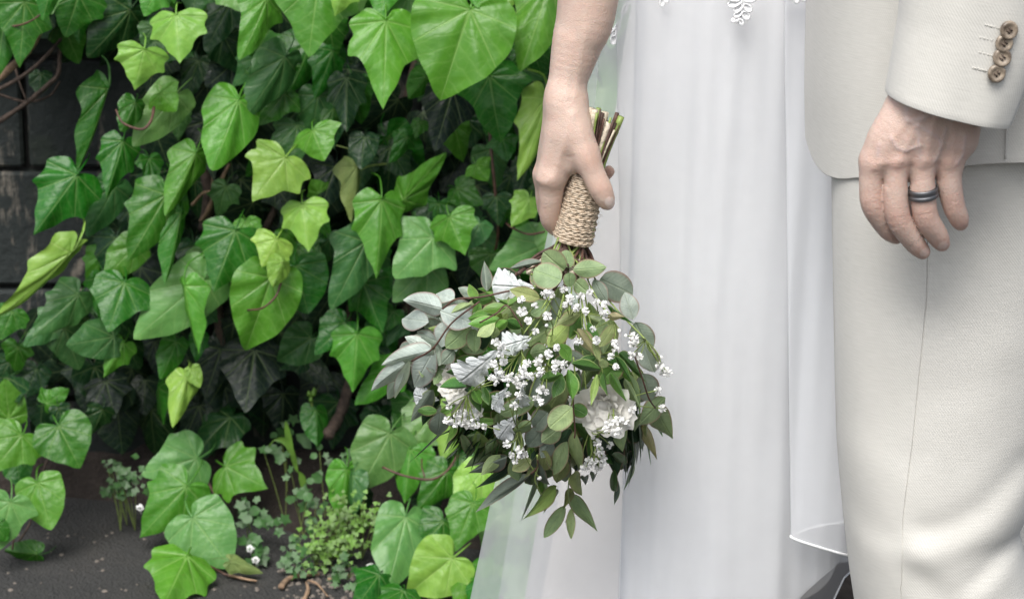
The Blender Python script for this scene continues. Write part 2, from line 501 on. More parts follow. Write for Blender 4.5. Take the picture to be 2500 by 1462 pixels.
# ------------------------------------------------------------------ leaf shapes
def ivy_outline(kind, r):
    T = {   # half outlines (u, v), petiole at the origin, tip at v = 1
        0: [(0.0, -0.02), (0.10, -0.15), (0.27, -0.19), (0.42, -0.12), (0.53, 0.03), (0.50, 0.20), (0.53, 0.33), (0.41, 0.43), (0.29, 0.58), (0.18, 0.76), (0.075, 0.92), (0, 1.0)],
        1: [(0.0, -0.02), (0.12, -0.17), (0.30, -0.20), (0.46, -0.10), (0.54, 0.10), (0.52, 0.30), (0.45, 0.48), (0.34, 0.66), (0.21, 0.82), (0.09, 0.94), (0, 1.0)],
        2: [(0.0, -0.02), (0.11, -0.12), (0.27, -0.14), (0.42, -0.09), (0.53, 0.03), (0.50, 0.16), (0.50, 0.26), (0.57, 0.38), (0.42, 0.43), (0.30, 0.53), (0.20, 0.70), (0.08, 0.88), (0, 1.0)],
        3: [(0.0, -0.02), (0.13, -0.16), (0.31, -0.18), (0.45, -0.06), (0.62, 0.12), (0.44, 0.26), (0.36, 0.42), (0.30, 0.60), (0.20, 0.78), (0.08, 0.93), (0, 1.0)],
    }[kind]
    def side(sg):
        pts = [Vector((sg * u * r.uniform(0.93, 1.07), v + (r.uniform(-0.025, 0.025) if 0 < i < len(T) - 1 else 0), 0)) for i, (u, v) in enumerate(T)]
        return spline(pts, 3)
    a, b = side(1), side(-1)
    return a + b[-2:0:-1]
def ivy_mesh(kind, fold, curl, wave, seed):
    r = random.Random(seed)
    ol = ivy_outline(kind, r)
    n = len(ol)
    rings = [0.18, 0.36, 0.54, 0.70, 0.85, 0.95, 1.0]
    v, uv, f = [(0, 0, 0)], [(0, 0)], []
    ph = r.uniform(0, 6)
    def zz(u, vv, s):
        a = math.atan2(u, vv)
        z = -fold * abs(u) * (1.0 - 0.3 * abs(u)) - curl * max(0, vv) ** 2 - curl * 0.7 * u * u
        z += wave * s * s * (math.sin(7 * a + ph) * 0.6 + math.sin(12 * a + ph * 2.3) * 0.4)
        z += 0.020 * s * (1 - s) * 4 * abs(math.sin(a * 4.5))               # blade swells between the veins
        z += 0.03 * mnoise.noise((u * 4 + seed, vv * 4, seed * 0.7)) * s
        return z
    for s in rings:
        for p in ol:
            u, vv = p.x * s, p.y * s
            v.append((u, vv, zz(u, vv, s)))
            uv.append((u, vv))
    for k in range(n): f.append((0, 1 + k, 1 + (k + 1) % n))
    for j in range(len(rings) - 1):
        for k in range(n):
            k2 = (k + 1) % n
            f.append((1 + j * n + k, 1 + (j + 1) * n + k, 1 + (j + 1) * n + k2, 1 + j * n + k2))
    m = MB()
    m.add(v, f, uv)
    sx = r.uniform(-0.25, 0.25)
    q0 = len(m.v)
    m.tube(spline([(0, 0.03, -0.012), (0, -0.10, -0.02), (sx * 0.4, -0.32, -0.16), (sx, -0.45, -0.55)], 3), [0.017] * 6 + [0.012] * 4, 5, False)
    for i in range(q0, len(m.v)): m.uv[i] = (0.0, -2.0)
    return mesh('leaf_blade', m.v, m.f, MAT['ivy'], m.uv)
IVY = {}
for kd in range(4):
    IVY[kd] = [ivy_mesh(kd, fo, cu, wv, kd * 10 + i) for i, (fo, cu, wv) in enumerate(
        ((0.10, 0.10, 0.03), (0.28, 0.16, 0.045), (0.02, 0.30, 0.05), (0.45, 0.10, 0.03), (-0.12, 0.20, 0.06)))]
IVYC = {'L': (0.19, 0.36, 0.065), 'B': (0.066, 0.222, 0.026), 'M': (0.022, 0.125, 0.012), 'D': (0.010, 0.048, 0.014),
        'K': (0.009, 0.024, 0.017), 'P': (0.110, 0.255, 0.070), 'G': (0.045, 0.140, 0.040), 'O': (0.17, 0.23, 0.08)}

def leaf_matrix(B, T, wid, nat_w, roll, twist=0.0, zs=0.9):
    ax = T - B
    L = ax.length
    y = ax / L
    vd = (CAM - B).normalized()
    x = y.cross(vd).normalized()
    z = x.cross(y)
    c, s = math.cos(roll), math.sin(roll)
    x2, z2 = x * c + z * s, z * c - x * s
    sx = wid / nat_w / max(0.35, abs(c))
    return Matrix(((x2.x * sx, y.x * L, z2.x * L * zs, B.x), (x2.y * sx, y.y * L, z2.y * L * zs, B.y),
                   (x2.z * sx, y.z * L, z2.z * L * zs, B.z), (0, 0, 0, 1)))

def ivy_leaf(parent, bx, by, tx, ty, w, kind, c, Y, tilt, roll, var=None, ground=False):
    YB, YT = Y, Y - tilt
    if ground:
        YB = min(YB, Yground(by, 0.03)); YT = min(YT, Yground(ty, 0.012))
    B, T = P(bx, by, YB), P(tx, ty, YT)
    me = IVY[kind][random.randrange(5) if var is None else var]
    o = obj('leaf', me, parent, leaf_matrix(B, T, w / ppm(bx, by, YB), 1.08, roll))
    k = random.uniform(0.9, 1.1)
    o.color = (*(min(1, q * k) for q in IVYC[c]), 1)
    return o

# ------------------------------------------------------------------ climbing ivy
ivy = empty('climbing_ivy', (P(700, 1000, YW - 0.12).x, YW - 0.10, 0.02))
tag(ivy, 'climbing ivy with large bright green leaves covering the dark stone wall', 'ivy')
# petiole x, y, tip x, y, width, shape, colour, distance from the wall (m), roll (deg), curl variant
IV = [
 (430, 38, 436, 152, 140, 2, 'L', .25, -12, 1), (352, 122, 331, 220, 128, 2, 'L', .27, 14, 1), (192, -12, 160, 92, 145, 0, 'M', .20, 10, 0),
 (318, 25, 222, 145, 118, 1, 'D', .17, 25, 1), (563, 8, 500, 124, 105, 3, 'D', .12, -10, 0), (652, -4, 598, 142, 112, 3, 'B', .22, 20, 1),
 (778, -45, 752, 138, 205, 0, 'B', .25, -6, 0), (942, 52, 938, 263, 172, 2, 'B', .28, 8, 0), (1147, 24, 1076, 234, 262, 1, 'B', .30, -4, 4),
 (1000, -15, 1022, 152, 150, 0, 'P', .22, 0, 0), (1345, -45, 1276, 162, 175, 3, 'B', .24, 0, 1), (1195, 186, 1216, 345, 170, 3, 'M', .22, -14, 1),
 (1332, 242, 1283, 437, 92, 0, 'L', .22, 30, 1), (696, 140, 610, 286, 112, 1, 'G', .19, 22, 1), (695, 228, 634, 306, 98, 3, 'M', .16, 0, 0),
 (582, 245, 524, 410, 142, 1, 'B', .22, 10, 1), (566, 158, 505, 212, 115, 3, 'K', .09, 0, 0), (428, 232, 326, 358, 118, 1, 'P', .20, 6, 0),
 (392, 228, 430, 272, 92, 3, 'B', .24, -10, 3), (478, 375, 408, 527, 95, 3, 'B', .22, 18, 3), (300, 345, 262, 482, 98, 2, 'M', .19, 12, 1),
 (264, 218, 204, 424, 60, 3, 'M', .16, 50, 3), (187, 428, 84, 572, 158, 2, 'M', .20, 4, 1), (280, 455, 214, 580, 98, 1, 'G', .14, 12, 0),
 (405, 476, 318, 640, 150, 0, 'M', .23, 12, 1), (442, 520, 412, 694, 70, 3, 'M', .22, 35, 3), (575, 563, 520, 712, 165, 2, 'M', .24, 0, 1),
 (696, 386, 617, 492, 158, 2, 'L', .26, 0, 0), (764, 318, 790, 392, 120, 3, 'B', .24, -18, 3), (738, 500, 751, 613, 118, 2, 'L', .25, -10, 1),
 (676, 583, 640, 652, 108, 2, 'L', .27, 10, 3), (722, 648, 752, 766, 160, 1, 'M', .20, -4, 0), (893, 590, 813, 757, 142, 3, 'G', .22, 14, 0),
 (932, 488, 924, 678, 128, 2, 'B', .24, 18, 1), (985, 488, 1078, 384, 84, 3, 'B', .22, 0, 1), (1056, 580, 965, 678, 165, 3, 'P', .23, 0, 0),
 (1097, 529, 1133, 623, 118, 2, 'B', .24, -12, 1), (1172, 545, 1146, 606, 72, 1, 'G', .20, 0, 0), (1212, 479, 1216, 552, 74, 2, 'D', .18, 0, 1),
 (1292, 486, 1252, 552, 78, 0, 'L', .22, 10, 1), (1326, 598, 1196, 655, 135, 0, 'P', .20, 0, 0), (1163, 402, 1192, 442, 72, 3, 'B', .19, 0, 3),
 (1228, 340, 1240, 392, 80, 3, 'M', .17, 0, 0), (1105, 218, 1064, 368, 130, 0, 'K', .16, 12, 0), (846, 190, 846, 320, 98, 2, 'D', .17, 0, 1),
 (812, 124, 775, 244, 90, 0, 'M', .14, 20, 1), (890, 335, 881, 412, 78, 1, 'D', .18, 0, 0), (872, 408, 868, 542, 60, 3, 'O', .20, 55, 3),
 (994, 334, 956, 400, 56, 3, 'M', .17, 20, 1), (1028, 298, 1013, 338, 44, 0, 'M', .16, 0, 0), (818, 408, 780, 522, 105, 3, 'K', .12, 10, 0),
 (662, 678, 602, 858, 175, 1, 'B', .25, 4, 4), (304, 690, 264, 808, 150, 0, 'M', .21, 0, 0), (498, 682, 326, 828, 158, 1, 'P', .21, 0, 0),
 (450, 698, 475, 868, 62, 3, 'B', .25, -45, 3), (278, 822, 164, 842, 108, 1, 'G', .20, 0, 0), (192, 718, 86, 822, 112, 0, 'G', .19, 10, 1),
 (172, 618, 4, 796, 72, 0, 'L', .22, 40, 1), (302, 838, 254, 922, 78, 2, 'B', .20, 10, 1), (430, 834, 394, 926, 72, 1, 'M', .17, 15, 0),
 (455, 920, 424, 1042, 76, 3, 'L', .22, 10, 3), (468, 900, 488, 946, 44, 1, 'L', .21, 0, 0), (622, 855, 598, 1004, 165, 0, 'K', .14, 0, 0),
 (258, 930, 282, 1022, 112, 2, 'K', .12, 0, 0), (540, 852, 500, 972, 115, 0, 'K', .11, 0, 0), (872, 815, 862, 958, 125, 2, 'B', .22, 6, 1),
 (842, 788, 768, 864, 105, 0, 'M', .20, 0, 0), (886, 688, 932, 814, 120, 2, 'M', .19, -10, 1), (1045, 648, 958, 737, 140, 0, 'P', .21, 0, 0),
 (962, 900, 868, 988, 100, 3, 'B', .19, 0, 1), (60, 5, 48, 165, 140, 2, 'M', .22, 0, 0), (12, 30, -8, 190, 120, 0, 'M', .20, 0, 1),
 (120, -20, 125, 36, 70, 0, 'P', .26, 0, 0), (380, -22, 352, 40, 90, 0, 'B', .22, 0, 0), (480, -30, 470, 40, 110, 2, 'G', .18, 0, 0),
 (372, 70, 345, 110, 70, 0, 'G', .17, 0, 0), (560, -40, 600, 30, 110, 0, 'P', .20, 0, 0), (860, -60, 880, 30, 120, 0, 'P', .20, 0, 0),
 (940, -60, 930, 45, 120, 0, 'B', .24, 0, 0), (1255, -60, 1280, 60, 130, 0, 'M', .20, 0, 0), (1300, 120, 1290, 200, 110, 0, 'M', .14, 0, 0),
 (330, 250, 300, 320, 66, 1, 'M', .23, 20, 1), (690, 640, 668, 700, 60, 1, 'L', .28, 30, 3), (600, 640, 545, 720, 120, 0, 'P', .19, 0, 0),
 (520, 620, 480, 735, 110, 3, 'P', .15, 0, 0), (250, 620, 215, 700, 80, 0, 'B', .15, 10, 1), (330, 600, 255, 680, 95, 1, 'B', .18, 0, 0),
 (1200, 620, 1190, 690, 110, 1, 'M', .17, 0, 0), (1115, 460, 1180, 500, 80, 0, 'M', .15, 0, 0), (1060, 500, 1020, 560, 90, 0, 'D', .14, 0, 0),
 (780, 470, 760, 440, 60, 3, 'B', .22, 0, 3), (600, 540, 612, 600, 70, 0, 'B', .2, 0, 0), (140, 780, 60, 845, 90, 3, 'G', .16, 0, 0),
 (1290, 400, 1260, 480, 80, 0, 'D', .12, 0, 0), (640, 120, 600, 180, 100, 0, 'M', .14, 0, 0), (960, 760, 925, 812, 70, 3, 'M', .16, 0, 0),
 (1420, -60, 1400, 90, 150, 0, 'B', .22, 0, 0), (1500, -40, 1490, 120, 160, 0, 'P', .22, 0, 0), (1440, 90, 1420, 230, 150, 0, 'B', .20, 10, 0), (1520, 110, 1500, 260, 150, 0, 'P', .20, 0, 1), (1470, 215, 1450, 350, 140, 0, 'P', .22, 0, 0),
 (1540, 260, 1520, 400, 150, 0, 'B', .2, 0, 0), (1420, 330, 1400, 470, 150, 0, 'B', .18, 0, 1), (1480, 400, 1470, 540, 150, 0, 'M', .18, 0, 0), (1380, 560, 1340, 690, 140, 0, 'P', .2, 0, 0), (1440, 620, 1410, 760, 150, 0, 'B', .2, 0, 0),
 (30, 760, 0, 830, 90, 0, 'M', .17, 0, 0), (100, 180, 95, 232, 60, 1, 'D', .06, 0, 0), (290, 560, 235, 600, 80, 0, 'D', .12, 0, 0),
]
for bx, by, tx, ty, w, kd, c, off, roll, var in IV:
    L = math.hypot(tx - bx, ty - by) / 1900
    ivy_leaf(ivy, bx, by, tx, ty, w, kd, c, YW - off - random.uniform(0, .012), L * random.uniform(0.25, 0.6), R(roll), var)

def in_poly(x, y, poly):
    c = False
    for (x1, y1), (x2, y2) in zip(poly, poly[1:] + poly[:1]):
        if (y1 > y) != (y2 > y) and x < (x2 - x1) * (y - y1) / (y2 - y1) + x1: c = not c
    return c
IVYAREA = [(-160, -350), (2700, -350), (2700, 1100), (1500, 1000), (1000, 1010), (640, 1030), (350, 1055), (120, 1010), (-100, 930), (-100, 830),
           (120, 800), (220, 640), (300, 520), (330, 380), (330, 140), (200, 60), (-100, 90)]
cnt, tries = 0, 0
while cnt < 184 and tries < 9000:
    tries += 1
    x, y = random.uniform(-150, 1400), random.uniform(-200, 1055)
    if not in_poly(x, y, IVYAREA): continue
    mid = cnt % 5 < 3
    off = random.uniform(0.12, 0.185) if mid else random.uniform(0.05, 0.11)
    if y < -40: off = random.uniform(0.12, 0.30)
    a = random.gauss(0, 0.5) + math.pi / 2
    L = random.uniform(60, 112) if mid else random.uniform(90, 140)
    c = random.choice('MMGMBDG') if mid else random.choice('KDDDDM')  # deeper leaves draw darker tones, shade of the gaps put into the colour
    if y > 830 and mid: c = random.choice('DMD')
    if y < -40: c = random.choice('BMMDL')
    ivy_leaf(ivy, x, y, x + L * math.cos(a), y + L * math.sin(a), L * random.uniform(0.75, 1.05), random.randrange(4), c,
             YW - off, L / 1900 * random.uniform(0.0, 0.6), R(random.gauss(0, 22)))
    cnt += 1
def inner_foliage():                     # many old leaves deep in the ivy, near-black colour adding the gaps' shade
    m = MB()
    k = 0
    while k < 900:
        x, y = random.uniform(-150, 2600), random.uniform(-900, 1000)
        if y > -350 and not in_poly(x, y, IVYAREA): continue
        k += 1
        L = random.uniform(80, 140)
        a = random.gauss(0, 0.6) + math.pi / 2
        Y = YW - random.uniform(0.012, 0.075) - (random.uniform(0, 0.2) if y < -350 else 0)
        B, T = P(x, y, Y), P(x + L * math.cos(a), y + L * math.sin(a), Y - random.uniform(0, .03))
        M = leaf_matrix(B, T, L * random.uniform(.75, 1.05) / 1850, 1.08, R(random.gauss(0, 25)))
        ol = ivy_outline(random.randrange(4), random)[::2]
        v = [(0, 0.1, 0.02)] + [(q.x, q.y, -.25 * abs(q.x) - .1 * q.y * q.y) for q in ol]
        n = len(ol)
        m.add([M @ Vector(q) for q in v], [(0, 1 + i, 1 + (i + 1) % n) for i in range(n)], [(q[0], q[1]) for q in v])
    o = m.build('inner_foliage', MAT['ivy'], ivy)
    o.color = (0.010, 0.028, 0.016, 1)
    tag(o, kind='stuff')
inner_foliage()

def vine(parent, pts, r0, r1, mat, name='stem'):
    q = spline([P(x, y, YW - o) for x, y, o in pts], 7)
    n = len(q)
    return MB().tube(q, [(r0 + (r1 - r0) * i / (n - 1)) * (.62 if mat == 'redstem' else 1) * random.uniform(.9, 1.12) for i in range(n)], 8).build(name, MAT[mat], parent)
for pts, r0, r1, m in [
    ([(-60, 245, .16), (10, 180, .17), (62, 132, .18), (95, 80, .19), (112, 28, .20), (118, -60, .18)], .0050, .0042, 'straw'),
    ([(-40, 322, .05), (60, 255, .07), (120, 205, .09), (142, 180, .09), (146, 130, .08), (150, 60, .06)], .0032, .0026, 'bark'),
    ([(-30, 232, .06), (50, 190, .08), (110, 140, .09), (170, 70, .08)], .0028, .0022, 'bark'),
    ([(-20, 225, .05), (60, 248, .06), (120, 235, .07), (146, 200, .08)], .0018, .0014, 'bark'),
    ([(35, 155, .07), (45, 195, .08), (65, 246, .08)], .0016, .0012, 'bark'),
    ([(-20, 50, .23), (30, 64, .24), (75, 52, .25), (112, 25, .25)], .0022, .0016, 'redstem'),
    ([(283, 268, .28), (300, 300, .29), (345, 316, .29), (368, 296, .28), (376, 262, .26)], .0018, .0032, 'redstem'),
    ([(325, 210, .2), (370, 185, .2), (410, 130, .18), (450, 60, .15)], .002, .0026, 'redstem'),
    ([(1208, 620, .16), (1216, 560, .18), (1206, 440, .19), (1196, 330, .17), (1190, 240, .12)], .0028, .0034, 'redstem'),
    ([(1330, 566, .22), (1290, 572, .23), (1250, 556, .23), (1236, 545, .22)], .0022, .0014, 'redstem'),
    ([(604, 757, .27), (640, 752, .29), (672, 725, .29), (686, 690, .28)], .0018, .0024, 'redstem'),
    ([(878, 415, .19), (905, 405, .17), (950, 400, .14)], .0016, .0014, 'greenstem'),
    ([(800, 1062, .16), (826, 1020, .12), (845, 965, .10), (858, 900, .08), (850, 760, .05), (880, 560, .04)], .008, .006, 'bark'),
    ([(500, 560, .05), (512, 470, .07), (498, 400, .06), (520, 300, .04), (480, 120, .03)], .009, .006, 'bark'),
    ([(560, 1010, .05), (545, 860, .06), (530, 700, .05), (560, 560, .04)], .007, .006, 'bark'),
    ([(250, 1020, .05), (240, 860, .05), (262, 700, .05), (245, 560, .03), (262, 420, .03)], .006, .004, 'bark'),
    ([(960, 1010, .05), (990, 800, .05), (1010, 560, .04), (980, 320, .04), (1040, 60, .03)], .008, .005, 'bark'),
    ([(505, 520, .09), (540, 440, .11), (560, 400, .1)], .003, .002, 'straw'), ([(470, 500, .1), (500, 470, .12), (545, 470, .1)], .0025, .0015, 'straw'),
    ([(490, 540, .08), (515, 500, .1), (520, 430, .1)], .003, .002, 'straw'), ([(650, 560, .05), (700, 420, .06), (690, 260, .05), (740, 60, .04)], .005, .004, 'bark')]:
    vine(ivy, pts, r0, r1, m)
# ------------------------------------------------------------------ ivy on the ground
def ground_ivy(name, label, base, leaves, stems):
    e = empty(name, base)
    tag(e, label, 'ivy')
    for bx, by, tx, ty, w, kd, c, Y, tilt, roll, var in leaves:
        ivy_leaf(e, bx, by, tx, ty, w, kd, c, Y, tilt, R(roll), var, ground=True)
    for pts, r, m in stems:
        q = spline([P(x, y, min(Y, Yground(y, 0.004))) for x, y, Y in pts], 6)
        MB().tube(q, [r * .7 * random.uniform(.85, 1.15) for _ in q], 7).build('stem', MAT[m], e)
    return e
ground_ivy('ground_ivy', 'trailing ivy shoot with five broad pale leaves spilling onto the asphalt', P(470, 1380, 3.42), [
    (480, 1118, 345, 1158, 155, 0, 'P', 3.62, 0.02, 0, 0), (551, 1138, 650, 1190, 145, 2, 'B', 3.62, 0.03, 0, 0),
    (456, 1186, 341, 1312, 160, 0, 'B', 3.56, 0.03, 0, 1), (471, 1263, 562, 1384, 175, 1, 'P', 3.50, 0.03, 0, 0),
    (456, 1356, 400, 1475, 170, 2, 'B', 3.43, 0.02, 0, 1), (565, 1368, 645, 1396, 46, 3, 'O', 3.50, 0.0, 20, 3)],
    [([(480, 1118, 3.63), (500, 1160, 3.62), (540, 1240, 3.6)], .002, 'redstem'), ([(456, 1356, 3.44), (520, 1385, 3.46), (560, 1405, 3.46), (625, 1418, 3.45)], .0022, 'redstem'),
     ([(551, 1138, 3.63), (560, 1200, 3.66), (620, 1250, 3.66)], .002, 'redstem')])
ground_ivy('ground_ivy', 'ivy clump of glossy leaves at the wall foot beside the bare asphalt', P(70, 1240, 3.55), [
    (22, 1022, 12, 926, 95, 1, 'B', 3.58, 0.0, 0, 0), (52, 1062, -20, 1152, 135, 0, 'B', 3.56, 0.03, 0, 0), (143, 1040, 192, 1136, 150, 1, 'M', 3.55, 0.03, 0, 4),
    (92, 1178, 124, 1292, 125, 1, 'B', 3.52, 0.03, -8, 0), (25, 1225, -4, 1345, 125, 3, 'P', 3.48, 0.02, 0, 0), (112, 985, 165, 950, 70, 3, 'B', 3.62, 0.0, 0, 1),
    (-10, 1285, 20, 1320, 60, 1, 'M', 3.46, 0.0, 0, 0), (40, 1120, 50, 1190, 80, 1, 'M', 3.62, 0.02, 0, 0), (90, 900, 60, 970, 80, 1, 'D', 3.66, 0.02, 0, 0)],
    [([(28, 1230, 3.49), (36, 1290, 3.52), (30, 1340, 3.5)], .002, 'redstem'), ([(95, 1180, 3.53), (76, 1270, 3.55), (40, 1330, 3.52)], .002, 'bark'), ([(143, 1040, 3.57), (120, 1110, 3.62), (70, 1240, 3.6)], .002, 'bark')])
ground_ivy('ground_ivy', 'bushy ivy growing low along the soil beside the white dress', P(1030, 1380, 3.5), [
    (952, 1058, 878, 1197, 150, 1, 'P', 3.56, 0.03, 6, 0), (1062, 1008, 972, 1112, 140, 0, 'P', 3.60, 0.03, 0, 0), (1112, 998, 1080, 1128, 120, 2, 'L', 3.60, 0.03, 0, 0),
    (1002, 1096, 985, 1228, 115, 2, 'B', 3.56, 0.03, -10, 1), (1092, 1148, 1022, 1248, 105, 0, 'M', 3.55, 0.03, 10, 1), (846, 1145, 832, 1262, 82, 1, 'B', 3.54, 0.02, 20, 1),
    (862, 1160, 856, 1258, 48, 1, 'G', 3.53, 0.02, -40, 3), (1178, 1152, 1112, 1228, 110, 1, 'L', 3.52, 0.03, 0, 0), (990, 1262, 948, 1442, 138, 1, 'P', 3.46, 0.03, 12, 0),
    (1082, 1272, 1016, 1350, 120, 0, 'M', 3.46, 0.02, 0, 1), (1156, 1228, 1108, 1345, 120, 0, 'B', 3.46, 0.03, 0, 0), (1104, 1362, 996, 1448, 158, 1, 'L', 3.40, 0.02, 0, 4),
    (1135, 1385, 1122, 1472, 90, 3, 'B', 3.41, 0.02, 0, 1), (925, 1402, 872, 1478, 100, 3, 'M', 3.40, 0.01, 0, 1), (985, 1440, 960, 1510, 110, 0, 'M', 3.38, 0.01, 0, 1),
    (890, 1200, 872, 1262, 60, 1, 'D', 3.58, 0.02, 30, 1), (1040, 1210, 1050, 1262, 80, 1, 'D', 3.58, 0.02, 0, 0), (1120, 1110, 1150, 1180, 90, 0, 'M', 3.60, 0.03, 0, 0),
    (1010, 980, 960, 1040, 110, 0, 'M', 3.64, 0.03, 0, 0), (930, 1010, 890, 1080, 90, 0, 'D', 3.66, 0.03, 0, 0), (1190, 1060, 1180, 1140, 100, 0, 'M', 3.62, 0.03, 0, 0),
    (1240, 1180, 1210, 1290, 110, 0, 'B', 3.56, 0.03, 0, 0), (1260, 1330, 1230, 1430, 120, 0, 'M', 3.46, 0.02, 0, 0), (1180, 1420, 1200, 1490, 100, 0, 'M', 3.4, 0.02, 0, 0), (1340, 1260, 1310, 1370, 110, 0, 'B', 3.5, 0.02, 0, 0),
    (1270, 1080, 1240, 1200, 130, 0, 'P', 3.58, 0.03, 0, 0), (1230, 1250, 1190, 1370, 140, 0, 'P', 3.5, 0.03, 0, 0), (1290, 1400, 1250, 1500, 140, 0, 'P', 3.4, 0.02, 0, 0), (1210, 1380, 1180, 1480, 120, 0, 'B', 3.42, 0.02, 0, 0), (1330, 1140, 1300, 1260, 130, 0, 'B', 3.56, 0.03, 0, 0)],
    [([(934, 1140, 3.52), (985, 1160, 3.51), (1050, 1170, 3.5), (1090, 1150, 3.5), (1118, 1110, 3.52)], .0022, 'redstem'), ([(1037, 1165, 3.51), (1030, 1140, 3.52), (1030, 1120, 3.54)], .0014, 'redstem'),
     ([(990, 1262, 3.47), (1060, 1330, 3.5), (1120, 1400, 3.5)], .0025, 'greenstem')])

# ------------------------------------------------------------------ weeds, twigs, pebbles at the wall foot
def leaflet(m, c, s, up, lobes):
    n = 10
    t = up.orthogonal().normalized(); b = up.cross(t)
    ph = random.uniform(0, 6)
    v, f = [c], []
    for k in range(n):
        a = 2 * math.pi * k / n
        r = s * (0.82 + 0.26 * math.cos(lobes * a + ph)) * random.uniform(.85, 1.15)
        v.append(c + (t * math.cos(a) + b * math.sin(a)) * r + up * random.uniform(-.15, .15) * s)
    for k in range(n): f.append((0, 1 + k, 1 + (k + 1) % n))
    m.add(v, f)
def weed(name, label, spots, size, n, mat, lobes, cat='weed', group=None):
    bx, by = spots[0][:2]
    root = P(bx, by, min(Yground(by, 0.02), 3.7))
    e = empty(name, (root.x, root.y, 0.01))
    tag(e, label, cat, group)
    fo, st = MB(), MB()
    for px, py, spread, Y in spots:
        Y = min(Y, Yground(py, 0.012))
        c0 = P(px, py, Y)
        for k in range(n):
            p = c0 + Vector((random.gauss(0, 1), random.gauss(0, .8), random.gauss(0, .9))) * spread
            p.z = max(p.z, 0.006)
            up = (Vector((random.gauss(0, .5), random.gauss(-.6, .4), 1)) + (CAM - p).normalized() * 0.8).normalized()
            leaflet(fo, p, size * random.uniform(0.6, 1.25), up, lobes)
            if k % 5 == 0: st.tube([p, p.lerp(Vector((c0.x, c0.y + 0.02, 0.004)), 0.5) + Vector((0, .004, 0)), Vector((c0.x, c0.y + 0.02, 0.002))], 0.0006, 4, False)
    tag(fo.build('foliage', MAT[mat], e), kind='stuff')
    tag(st.build('fine_stems', MAT['greenstem'], e), kind='stuff')
    return e
weed('spurge_weed', 'fine yellow green spurge weed in front of the soil bank', [(810, 1270, .018, 3.5), (850, 1262, .018, 3.5), (880, 1270, .016, 3.5), (800, 1310, .018, 3.49), (840, 1300, .018, 3.49), (835, 1340, .015, 3.47), (770, 1345, .013, 3.47)], .0042, 46, 'weed', 3)
weed('clover_weed', 'small round leaved weed creeping below the spurge onto the asphalt', [(700, 1345, .014, 3.47), (735, 1365, .014, 3.46), (712, 1385, .012, 3.45), (845, 1405, .014, 3.43), (830, 1380, .012, 3.44)], .0062, 10, 'darkweed', 5)
weed('toadflax_weed', 'lobed dark green weed climbing the soil bank beside the grass blades', [(690, 1105, .012, 3.62), (735, 1190, .018, 3.58), (760, 1235, .016, 3.56), (720, 1255, .014, 3.54), (790, 1150, .016, 3.6), (830, 1110, .016, 3.62), (700, 1050, .012, 3.66)], .0078, 7, 'darkweed', 5)
weed('toadflax_weed', 'lobed green weed with white flowers beside the trailing ivy shoot', [(620, 1270, .014, 3.54), (610, 1320, .014, 3.51), (640, 1350, .012, 3.5), (600, 1245, .012, 3.56)], .008, 9, 'darkweed', 5)
weed('toadflax_weed', 'tuft of tiny green leaves in the dark corner at the asphalt edge', [(300, 1160, .016, 3.62), (320, 1175, .014, 3.6), (285, 1185, .012, 3.6)], .0055, 22, 'darkweed', 4)
def tall_weed():
    e = empty('bud_weed', P(770, 1110, 3.66)); e.location.z = 0.05
    tag(e, 'slender weed stalk with a closed bud rising from the soil', 'weed')
    q = spline([P(782, 1100, 3.68), P(772, 1060, 3.66), P(764, 1010, 3.64), P(760, 975, 3.63)], 5)
    MB().tube(q, .0015, 6).build('stem', MAT['greenstem'], e)
    b = MB()
    for k in range(5):
        c = q[-1] + Vector((random.uniform(-.005, .005), random.uniform(-.004, .004), random.uniform(-.004, .008)))
        b.tube([c, c + Vector((0, 0, .003)), c + Vector((0, 0, .008))], [.0015, .0035, .0012], 6)
    b.build('bud', MAT['weed'], e)
    for dx, dy, w in ((-14, 30, .010), (10, 48, .012), (-22, 60, .014)):
        m = MB(); leaflet(m, P(768 + dx, 1010 + dy, 3.64), w, (CAM - q[0]).normalized(), 3); m.build('leaf', MAT['darkweed'], e)
tall_weed()
def grass():
    e = empty('grass_tuft', P(730, 1150, 3.62)); e.location.z = 0.03
    tag(e, 'few bent grass blades growing from the soil bank', 'grass')
    for pts in ([(655, 1092), (672, 1072), (700, 1080), (718, 1120), (728, 1155)], [(697, 1030), (706, 1080), (722, 1150)], [(745, 1200), (738, 1170), (730, 1150)]):
        q = spline([P(x, y, 3.62) for x, y in pts], 5)
        v, f = [], []
        for i, p in enumerate(q):
            w = 0.004 * math.sin(math.pi * (0.12 + 0.86 * i / (len(q) - 1)))
            d = Vector((w, 0, w * 0.7))
            v += [p - d, p + Vector((0, .0015, 0)), p + d]
            if i: f += [(3 * i - 3, 3 * i - 2, 3 * i + 1, 3 * i), (3 * i - 2, 3 * i - 1, 3 * i + 2, 3 * i + 1)]
        obj('blade', mesh('blade', v, f, MAT['weed']), e)
grass()
def twig(label, pts, r):
    q = spline([P(x, y, Yground(y, 0.006)) for x, y in pts], 5)
    n = len(q)
    o = MB().tube(q, [r * (1 - 0.5 * i / n) * random.uniform(.85, 1.15) for i in range(n)], 7).build('dry_twig', MAT['straw'])
    tag(o, label, 'twig')
twig('thick forked dry twig lying on the asphalt beside the weeds', [(686, 1432), (705, 1412), (735, 1404), (780, 1400)], .0042)
twig('thin brown dry twig hanging off the asphalt edge under the forked one', [(742, 1465), (752, 1440), (748, 1420)], .003)
twig('straight pale dry twig at the edge of the soil', [(752, 1416), (775, 1425), (800, 1455)], .0018)
twig('orange brown dry stalk by the trailing ivy leaf', [(560, 1402), (596, 1412), (627, 1417)], .002)
twig('short dry twig half buried in the loose soil', [(800, 1413), (830, 1410), (850, 1402)], .0022)
